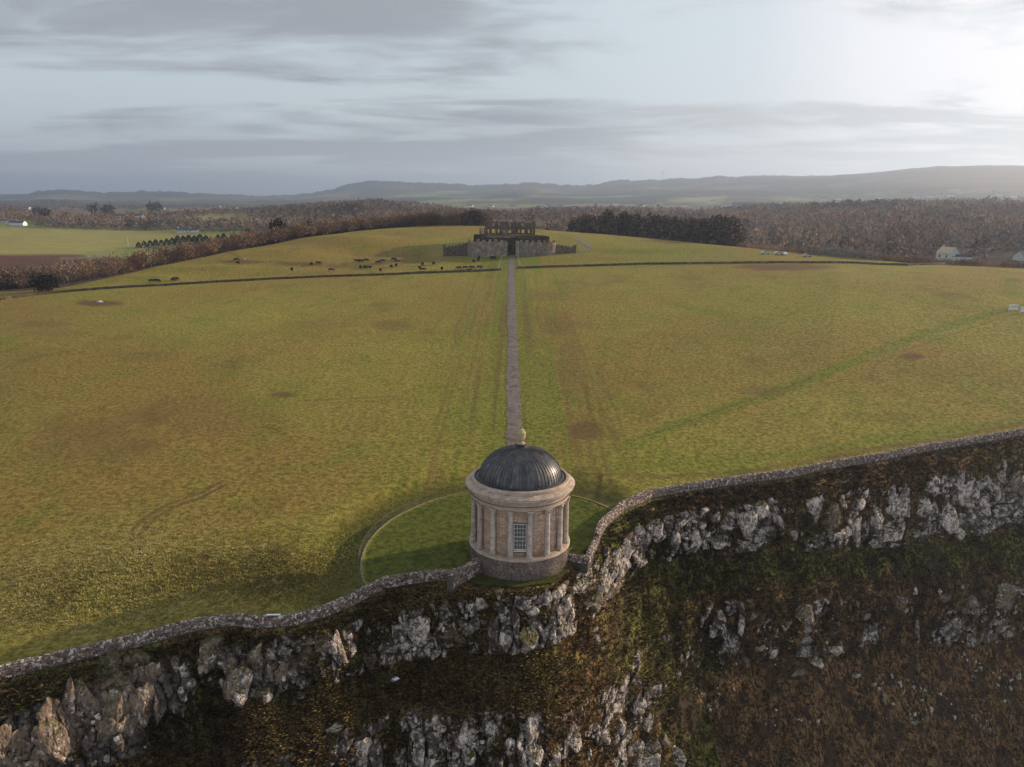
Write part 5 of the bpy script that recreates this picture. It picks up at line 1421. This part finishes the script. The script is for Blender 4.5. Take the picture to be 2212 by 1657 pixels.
house(398, 502, 17, 7, 3.0, 2.4, .12, 'long white bungalow with dark roof at the edge of the far left field', wing=(9, 16, -4.5, 2.5, 3.2, 2.2), nwin=5, chim=2, rmin=700)
h1 = house(2046, 562, 10, 9, 5.2, 3.6, R(-65), 'white gabled house with pale roof and low side wing right of the ruin', 'tan', None, 400, nwin=2, chim=1)
# its low wing, a building block of its own under the same house
wv = MB().box(2, 15, -5, 2, 0, 3.0).build('side_wing', M['white_wall'], h1); wv.rotation_euler = (0, 0, R(65)); wv.location = (0, -2, 0)
MB().box(1.7, 15.3, -5.3, 2.3, 3.0, 3.25).box(2.5, 14.5, -3.5, .5, 3.25, 4.4).build('wing_roof', M['slate'], wv)
house(2218, 562, 12, 10, 2.8, 3.4, .2, 'white house with dark roof cut off by the right edge of the view', 'slate', None, 400, nwin=3, chim=0)
FAR = [(262, 470, 1500), (300, 470, 1500), (320, 466, 1500), (470, 448, 2400), (505, 451, 2300), (540, 449, 2400), (60, 452, 2100), (20, 482, 1300), (40, 487, 1300), (90, 470, 1500), (140, 466, 1600), (575, 463, 1700), (640, 460, 1700), (685, 441, 2900),
       (1110, 449, 3000), (1165, 450, 2800), (1185, 447, 2900), (1210, 449, 2900), (1240, 451, 2900), (1015, 447, 3000), (1060, 447, 3100), (1330, 443, 3600), (1385, 447, 3200), (1425, 440, 3600), (1480, 446, 3200), (1540, 437, 3800), (1570, 445, 3400), (1640, 443, 3500), (1690, 440, 3800),
       (1780, 433, 3900), (1810, 431, 3900), (1840, 436, 3600), (1900, 430, 4000), (1980, 428, 3900), (2010, 426, 3900), (2030, 424, 3800), (2055, 425, 3800), (2075, 418, 4000), (2160, 423, 3800), (2190, 426, 3700), (2150, 415, 4000), (700, 446, 2700), (610, 448, 2500), (350, 452, 2200), (820, 441, 3300), (880, 442, 3300)]
ORD = ['first', 'second', 'third', 'fourth', 'fifth', 'sixth', 'seventh', 'eighth', 'ninth', 'tenth', 'eleventh', 'twelfth', 'thirteenth', 'fourteenth', 'fifteenth', 'sixteenth', 'seventeenth', 'eighteenth', 'nineteenth', 'twentieth', 'twenty-first']
FAR.sort(); cnt = {'left': 0, 'centre': 0, 'right': 0}
for k, (dx, dy, r_) in enumerate(FAR):
    side = 'left' if dx < 740 else 'centre' if dx < 1400 else 'right'
    od = ORD[cnt[side]]; cnt[side] += 1
    labs = {'left': od+' small white farmhouse from the left edge among the distant hedges', 'centre': 'tiny pale house in the hazy valley behind the ruin, '+od+' from the left', 'right': 'tiny pale house below the hazy moorland, '+od+' from its left end'}
    s_ = 1+.25*random.random()
    house(dx, dy, 15*s_+r_*.002, 8, 3.4+r_*.0006, 2.8, random.uniform(-.5, .5), labs[side], 'slate', None, r_*.75, nwin=0, chim=0, group='distant pale houses, '+side, rmax=r_*1.3)
# parked cars and huts at the wood edge
def car(dx, dy, rot, col, label, rmin=360):
    p = hit(dx, dy, rmin=rmin, rmax=470); root = empty('parked_car', p, rot); tag(root, label, 'car', 'cars parked at the edge of the wood')
    prof = [(-2.1, .35), (-2.15, .8), (-1.9, 1.0), (-1.5, 1.45), (-.2, 1.5), (.5, 1.42), (1.1, 1.0), (2.0, .85), (2.15, .55), (2.1, .35)]; n = len(prof)
    V = [(x, y*(.85 if z < 1.1 else .68), z) for y in (-1, 1) for x, z in prof]; F = [tuple(range(n)), tuple(range(2*n-1, n-1, -1))]+[(k, (k+1) % n, n+(k+1) % n, n+k) for k in range(n)]
    MB().add(V, F).build('body', col, root)
    MB().box(-1.4, .75, -.80, .80, 1.02, 1.36).build('window', M['dark_glass'], root)
    for x in (-1.35, 1.35):
        for y in (-.8, .8): MB().tube((x, y-.1, .33), (x, y+.1, .33), .33, n=12).build('wheel', M['cowhide'], root)
wc = simple('white_car_paint', (.65, .67, .72), (.75, .77, .8), 1, rough=.3, bs=0)
gc = simple('silver_car_paint', (.45, .48, .52), (.5, .52, .56), 1, rough=.3, bs=0)
car(1652, 549, .2, gc, 'silver car parked at the wood edge, leftmost of four'); car(1682, 550, .1, wc, 'white car parked at the wood edge, second of four'); car(1696, 551, 1.2, wc, 'white car parked at the wood edge, third of four'); car(1743, 555, .1, gc, 'silver car beside the long grey roadside wall')
def at_r(dx, r):
    a = float(ray([dx], [555])[0][0]); return (CAM[0]+r*math.sin(a), CAM[1]+r*math.cos(a))
def crest_r0(dx): return float(np.interp(float(ray([dx], [520])[0][0]), AZ, LR[2]))
p1_, p2_ = at_r(1745, crest_r0(1745)+6), at_r(1903, crest_r0(1903)+6)
wall('roadside_wall', [p1_, p2_], 3.6, .9, 'tall grey boundary wall at the wood edge right of the parked cars', 'stone wall', 0, (1.6, .8), seedz=9, mat=M['bastion'])
wall('roadside_wall', [at_r(1908, crest_r0(1908)+14), at_r(2012, crest_r0(2012)+22)], 2.6, .9, 'dark roadside wall left of the white gabled house', 'stone wall', 0, (1.6, .7), seedz=10, mat=M['ruin'])
# benches at the right edge
for (dx, dy, lab) in ((2188, 671, 'pale slatted hurdle panel standing in the big field, whole one of the pair'), (2213, 675, 'pale wooden hurdle panel cut off by the right edge of the view')):
    p = hit(dx, dy); root = empty('hurdle', p, .25); tag(root, lab, 'hurdle', 'pale hurdle panels at the right')
    for k in range(5): MB().box(-1.5, 1.5, -.04, .04, .15+k*.32, .38+k*.32).build('rail', M['white_wall'], root)
    for x in (-1.5, 1.5): MB().box(x-.08, x+.08, -.1, -.045, -.2, 1.8).build('post', M['white_wall'], root)
# wind turbines
for (dx, dy, h, lab) in ((1280, 403, 95, 'tall hazy wind turbine on the skyline, right one of the close pair'), (1264, 405, 70, 'faint hazy wind turbine on the skyline, left one of the close pair'), (1430, 391, 70, 'hazy wind turbine alone on the skyline above the dark hill')):
    p = hit(dx, dy, rmin=6000); root = empty('wind_turbine', p, R(20)); tag(root, lab, 'wind turbine', 'wind turbines on the skyline')
    MB().tube((0, 0, -10), (0, 0, h), 2.6, 1.4, 8).build('tower', M['turbine'], root)
    MB().box(-1.5, 1.5, -3, 4, h-1.5, h+1.8).build('nacelle', M['turbine'], root)
    for k in range(3):
        a = R(90+120*k+dx*3); MB().tube((0, -4, h), (h*.45*math.cos(a), -4, h+h*.45*math.sin(a)), 1.6, .4, 4).build('blade', M['turbine'], root)

# ------------------------------------------------------------------ TREES
def leaf_cloud(n, rx, rz, zc, size, kind, rr):
    """n small blades spread through a crown; returns vertices (3n,3)"""
    if kind == 'conifer':
        h = rr.random(n)**.8; rad = (1-h)**.62*rx*(.75+.4*rr.random(n))*(.85+.25*np.sin(h*40)); a = rr.uniform(0, 2*np.pi, n)
        P = np.stack([np.cos(a)*rad, np.sin(a)*rad, zc-rz+2*rz*h], 1); D = np.stack([np.cos(a), np.sin(a), -.45+0*a], 1)
    else:
        d = rr.normal(0, 1, (n, 3)); d /= np.linalg.norm(d, axis=1)[:, None]; rad = rr.random(n)**.4
        lump = 1+.28*np.sin(d[:, 0]*5+rr.random()*9)*np.cos(d[:, 2]*4+d[:, 1]*5+rr.random()*9)
        P = d*rad[:, None]*lump[:, None]*np.array([rx, rx, rz])+np.array([0, 0, zc]); D = d+rr.normal(0, .5, (n, 3))+(np.array([0, 0, .5]) if kind == 'bare' else 0)
    D /= np.linalg.norm(D, axis=1)[:, None]
    S_ = np.cross(D, rr.normal(0, 1, (n, 3))); S_ /= np.linalg.norm(S_, axis=1)[:, None]
    sz = size*rr.uniform(.6, 1.4, n)[:, None]; asp = .28 if kind == 'bare' else .5
    return np.stack([P-S_*sz*asp, P+S_*sz*asp, P+D*sz], 1).reshape(-1, 3)


def trunk_verts(h, r):
    return np.array([(-r, 0, -.6), (r, 0, -.6), (r*.4, 0, h), (0, -r, -.6), (0, r, -.6), (0, r*.3, h)])


def forest(name, label, places, kind, mat, hgt, ratio, n_leaf, size, protos=7, lean=.0):
    """places (n,2). one mass of many trees, every one with its own trunk and crown"""
    rr = np.random.default_rng(len(places)+n_leaf); pr = []
    for k in range(protos):
        rz = .5 if kind == 'conifer' else .40; zc = .52 if kind == 'conifer' else .60
        c = leaf_cloud(n_leaf, ratio*rr.uniform(.85, 1.15), rz, zc, size, kind, rr)
        pr.append(np.concatenate([trunk_verts(.6, .02)*np.array([1, 1, 1]), c]))
    V = []
    for (x, y) in places:
        h = hgt*(rr.uniform(.7, 1.25) if kind != 'conifer' else rr.uniform(.78, 1.12)); a = rr.uniform(0, 6.3); c_, s_ = math.cos(a), math.sin(a)
        v = pr[rr.integers(protos)]*h; v = np.stack([v[:, 0]*c_-v[:, 1]*s_, v[:, 0]*s_+v[:, 1]*c_, v[:, 2]], 1)+np.array([x, y, ground_z(x, y)-.2]); V.append(v)
    V = np.concatenate(V); o = bigmesh(name, V, np.arange(len(V)).reshape(-1, 3), mat, None, False); return tag(o, label, 'wood', kind='stuff')


KEEP = []      # (azimuth, distance, half-angle): a clear foreground for each house


def clear_of(x, y):
    a = math.atan2(x-CAM[0], y-CAM[1]); r = math.hypot(x-CAM[0], y-CAM[1])
    return not any(abs(a-k[0]) < k[2] and k[1]-95 < r < k[1]+9 for k in KEEP)


for o_ in list(COL.objects):
    if o_.name.startswith('white_house'):
        dx_, dy_ = o_.location.x-CAM[0], o_.location.y-CAM[1]; d_ = math.hypot(dx_, dy_)
        KEEP.append((math.atan2(dx_, dy_), d_, (13 if d_ < 1200 else 9)/d_))


def scatter(poly, rlo, rhi, n, jitter_y=True):
    """n places inside a region given in photograph columns and distance"""
    out = []; guard = 0
    xs = [p[0] for p in poly]
    while len(out) < n and guard < n*40:
        guard += 1
        x = random.uniform(min(xs), max(xs)); az = float(ray([x], [480])[0][0])
        lo_ = np.interp(x, xs, [p[1] for p in poly]); hi_ = np.interp(x, xs, [p[2] for p in poly])
        r = math.sqrt(random.uniform(lo_**2, hi_**2)); q = (CAM[0]+r*math.sin(az), CAM[1]+r*math.cos(az))
        if clear_of(*q): out.append(q)
    return out


def crest_r(x): return float(np.interp(float(ray([x], [520])[0][0]), AZ, LR[2]))
# belt along the left field edge, in front of the crest boundary
belt = [(x, crest_r(x)+4, crest_r(x)+w_) for x, w_ in ((-60, 110), (60, 150), (130, 215), (300, 210), (420, 140), (540, 80), (650, 60), (750, 45), (840, 35), (960, 26), (1055, 26))]
bp = scatter(belt, 0, 0, 1900)
forest('bare_wood', 'dense belt of rust brown leafless scrub and trees along the left field edge', bp[:1200], 'bare', M['twig_rust'], 8.2, .48, 210, .085)
forest('bare_wood', 'grey brown leafless trees mixed through the belt left of the pasture', bp[1200:], 'bare', M['twig_grey'], 8.6, .46, 210, .085)
mid = [(-60, 850, 900), (120, 1160, 1330), (330, 1160, 1330), (480, 1130, 1300), (560, 1000, 1250), (640, 1000, 1250)]
def px_scatter(pts, n, rmin=450, sx=14, sy=3, rmax=1e9):
    out = []
    for k in range(n):
        a, b_ = random.choice(list(zip(pts[:-1], pts[1:]))); f = random.random()
        p = hit(a[0]+(b_[0]-a[0])*f+random.gauss(0, sx), a[1]+(b_[1]-a[1])*f+random.gauss(0, sy), rmin=rmin, rmax=rmax)
        if clear_of(p.x, p.y): out.append((p.x, p.y))
    return out
forest('hedgerow_wood', 'brown leafless hedgerow trees along the back of the far left field', px_scatter([(90, 488), (200, 492), (330, 493), (480, 496), (620, 495)], 420, 800, 10, 3), 'bare', M['twig_grey'], 12, .42, 60, .17)
forest('hedgerow_wood', 'far brown hedges and copses among the farmland on the left', px_scatter([(0, 476), (200, 478), (330, 472), (520, 460), (700, 455), (300, 452), (0, 458), (0, 450), (700, 449)], 800, 900, 20, 3), 'bare', M['twig_rust'], 11, .5, 34, .24)
# wooded hill left of the ruin and the valley behind it
wd = [(540, 1000, 2100), (640, 900, 2100), (760, 760, 2000), (860, 700, 1950), (1000, 700, 2000), (1120, 690, 2000), (1240, 680, 2000)]
wp = scatter(wd, 0, 0, 2300)
forest('bare_wood', 'brown leafless woodland covering the low hill behind the left pasture', wp[:1300], 'bare', M['twig_grey'], 11, .46, 46, .20)
forest('bare_wood', 'reddish brown leafless woodland in the valley behind the ruin', wp[1300:2000], 'bare', M['twig_rust'], 11, .46, 46, .20)
forest('conifer_wood', 'scattered dark conifers among the brown woodland left of the ruin', wp[2000:2130]+px_scatter([(560, 462), (700, 468), (780, 455)], 150, 900, 12, 5)+px_scatter([(795, 443), (860, 442), (930, 452)], 60, 1200, 8, 2), 'conifer', M['conifer_far'], 14, .24, 60, .13)
# right-hand plantation
pl_ = [(1238, 560, 660), (1300, 530, 655), (1400, 515, 640), (1500, 500, 620), (1600, 474, 590)]
forest('conifer_wood', 'dense dark conifer plantation behind the pasture right of the ruin', scatter(pl_, 0, 0, 1100), 'conifer', M['conifer_far'], 16.5, .29, 120, .11, 9)
rw_ = [(1240, 690, 1900), (1400, 680, 1900), (1600, 600, 1800), (1660, 500, 1700), (1760, 480, 1700), (1900, 500, 1650), (2000, 560, 1600), (2212, 560, 1550), (2450, 560, 1500)]
rp = scatter(rw_, 0, 0, 3300)
forest('bare_wood', 'grey purple leafless woodland filling the valley on the right', rp[:1500], 'bare', M['twig_grey'], 13, .46, 46, .20)
forest('bare_wood', 'russet leafless woodland rising behind the white houses on the right', rp[1500:3000], 'bare', M['twig_red'], 13, .46, 46, .20)
forest('conifer_wood', 'dark conifers scattered through the right-hand woodland', rp[3000:3120]+px_scatter([(1750, 462), (1850, 457), (1950, 452)], 120, 1000, 14, 3), 'conifer', M['conifer_far'], 17, .24, 60, .13)
forest('copse', 'dark copses on the pale green hill above the right-hand woodland', px_scatter([(1590, 447), (1640, 446)], 60, 1500, 10, 1)+px_scatter([(1595, 458), (1760, 460)], 60, 1400, 12, 2), 'bare', M['conifer_far'], 12, .5, 40, .2)
forest('hedge', 'brown hedge and scrub along the road left of the gabled house', scatter([(1600, 452, 480), (1745, 425, 470), (1900, 415, 440), (2000, 402, 425), (2212, 392, 412), (2450, 390, 412)], 0, 0, 420), 'bare', M['twig_red'], 2.6, .7, 70, .2)


# single trees one can tell apart
def single(name, dx, dy, h, kind, mat, label, ratio=.3, n=420, rmin=380, size=.09, cat='tree', group=None, zc=.56, rz=.45, rmax=1e9, zoff=0):
    p = hit(dx, dy, rmin=rmin, rmax=rmax); root = empty(name, (p.x, p.y, p.z+zoff)); tag(root, label, cat, group); rr = np.random.default_rng(int(dx*7+dy))
    c = leaf_cloud(n, ratio*h, rz*h, zc*h, size*h, kind, rr); bigmesh('crown', c, np.arange(len(c)).reshape(-1, 3), mat, root, False)
    b_ = MB().tube((0, 0, -1), (0, 0, h*(.9 if kind == 'conifer' else .5)), h*.03, h*.01, 6); b_.build('trunk', M['bark'], root)
    if kind != 'conifer':
        for k in range(5):
            a = 2*PI*k/5; MB().tube((0, 0, h*.25), (h*ratio*.6*math.cos(a), h*ratio*.6*math.sin(a), h*.62), h*.016, h*.006, 5).build('limb', M['bark'], root)
single('round_bush', 100, 629, 8.0, 'leaf', M['evergreen'], 'round dark evergreen bush at the left end of the field wall', .62, 900, 340, .09, 'bush', zc=.42, rz=.42, rmax=380)
single('spreading_tree', 1024, 492, 11, 'leaf', M['evergreen'], 'broad dark evergreen tree behind the crest just left of the ruin', .62, 1200, 525, .07, zc=.55, rz=.42, rmax=600)
single('spreading_tree', 1006, 491, 8, 'leaf', M['evergreen'], 'smaller dark evergreen tree touching the left side of the broad one beside the ruin', .5, 600, 525, .08, rmax=600)
con = [(300, 533, 7), (312, 532, 8), (325, 531, 8), (337, 531, 9), (349, 530, 8), (361, 529, 9), (373, 529, 10), (385, 528, 12), (397, 527, 11), (409, 527, 12), (421, 526, 11), (433, 525, 12), (446, 524, 10), (472, 520, 9), (484, 519, 10), (506, 515, 9), (536, 512, 12), (549, 511, 9)]
for k, (dx, dy, h) in enumerate(con):
    lab = ('dark pointed conifer, %s from the left in the close row below the far green field' % ORD[k]) if k < 13 else ['dark conifer just right of the close row', 'second dark conifer right of the close row', 'small dark conifer between the row and the hill wood', 'tall dark conifer above the brown belt left of the tall trees', 'short dark conifer beside the tall one above the brown belt'][k-13]
    r_c = crest_r(dx)+72
    single('conifer_tree', dx, dy+3, h*.78, 'conifer', M['conifer'], lab, .46, 520, r_c, .11, group='dark conifers above the brown belt' if k < 13 else None)
def crest_tree(name, dx, ytop, kd, mat, lab, ratio, off=16, n=800):
    r = crest_r(dx)+off; a, t_ = ray([dx], [ytop]); x, y = CAM[0]+r*math.sin(float(a[0])), CAM[1]+r*math.cos(float(a[0])); g = ground_z(x, y)
    h = CAM[2]-float(t_[0])*r-g; root = empty(name, (x, y, g)); tag(root, lab, 'tree'); rr = np.random.default_rng(int(dx))
    c = leaf_cloud(n, ratio*h, .34*h if kd == 'leaf' else .5*h, .66*h if kd == 'leaf' else .5*h, .075*h, kd, rr); bigmesh('crown', c, np.arange(len(c)).reshape(-1, 3), mat, root, False)
    MB().tube((0, 0, -1), (0, 0, h*.8), h*.025, h*.008, 6).build('trunk', M['bark'], root)
for (dx, dy, h, kd, lab) in ((599, 508, 17, 'leaf', 'tall dark round-headed tree rising above the belt left of the pasture crest'), (665, 503, 15, 'leaf', 'tall dark tree right of the round-headed one above the belt'), (640, 505, 11, 'leaf', 'lower dark tree between the two tall ones above the belt'), (735, 497, 10, 'conifer', 'dark bushy conifer at the right end of the belt near the crest'), (715, 500, 9, 'conifer', 'smaller dark conifer at the right end of the belt')):
    crest_tree('dark_tree', dx, {599: 474, 665: 478, 640: 489, 735: 487, 715: 491}[dx], kd, M['evergreen'], lab, {599: .36, 665: .34, 640: .40, 735: .42, 715: .42}[dx])
for (dx, dy, h, lab) in ((203, 466, 26, 'left dark tree of the pair before the distant white village'), (237, 468, 26, 'right dark tree of the pair before the distant white village'), (224, 466, 18, 'small dark tree between the pair before the distant white village'), (326, 459, 26, 'dark clump-like tree above the village on the left skyline fields, left half'), (342, 459, 26, 'dark clump-like tree above the village on the left skyline fields, right half'), (100, 477, 20, 'lone dark tree in the hedge at the far left'), (80, 466, 18, 'lone dark tree beside a small green field at the far left')):
    single('far_tree', dx, dy, h, 'leaf', M['conifer'], lab, .42, 260, 1100, .13, rmax=2300)
forest('skyline_hedge', 'bare copse on the low rise at the far left skyline', px_scatter([(60, 443), (110, 441), (160, 444)], 60, 2600, 10, 1), 'bare', M['twig_rust'], 20, .5, 40, .2)

# ------------------------------------------------------------------ HAZE
hm = bpy.data.materials.new('pale_air'); hm.use_nodes = True; t = NT(hm.node_tree); t.n.clear()
pvn = t.new('ShaderNodeVolumePrincipled'); pvn.inputs['Color'].default_value = (.62, .75, 1.0, 1); pvn.inputs['Density'].default_value = 0.00013; pvn.inputs['Anisotropy'].default_value = .55
ho = t.new('ShaderNodeOutputMaterial'); t.l.new(pvn.outputs[0], ho.inputs['Volume'])
hz_o = MB().box(-22000, 22000, -300, 22000, -80, 420).build('haze', hm); tag(hz_o, kind='stuff')
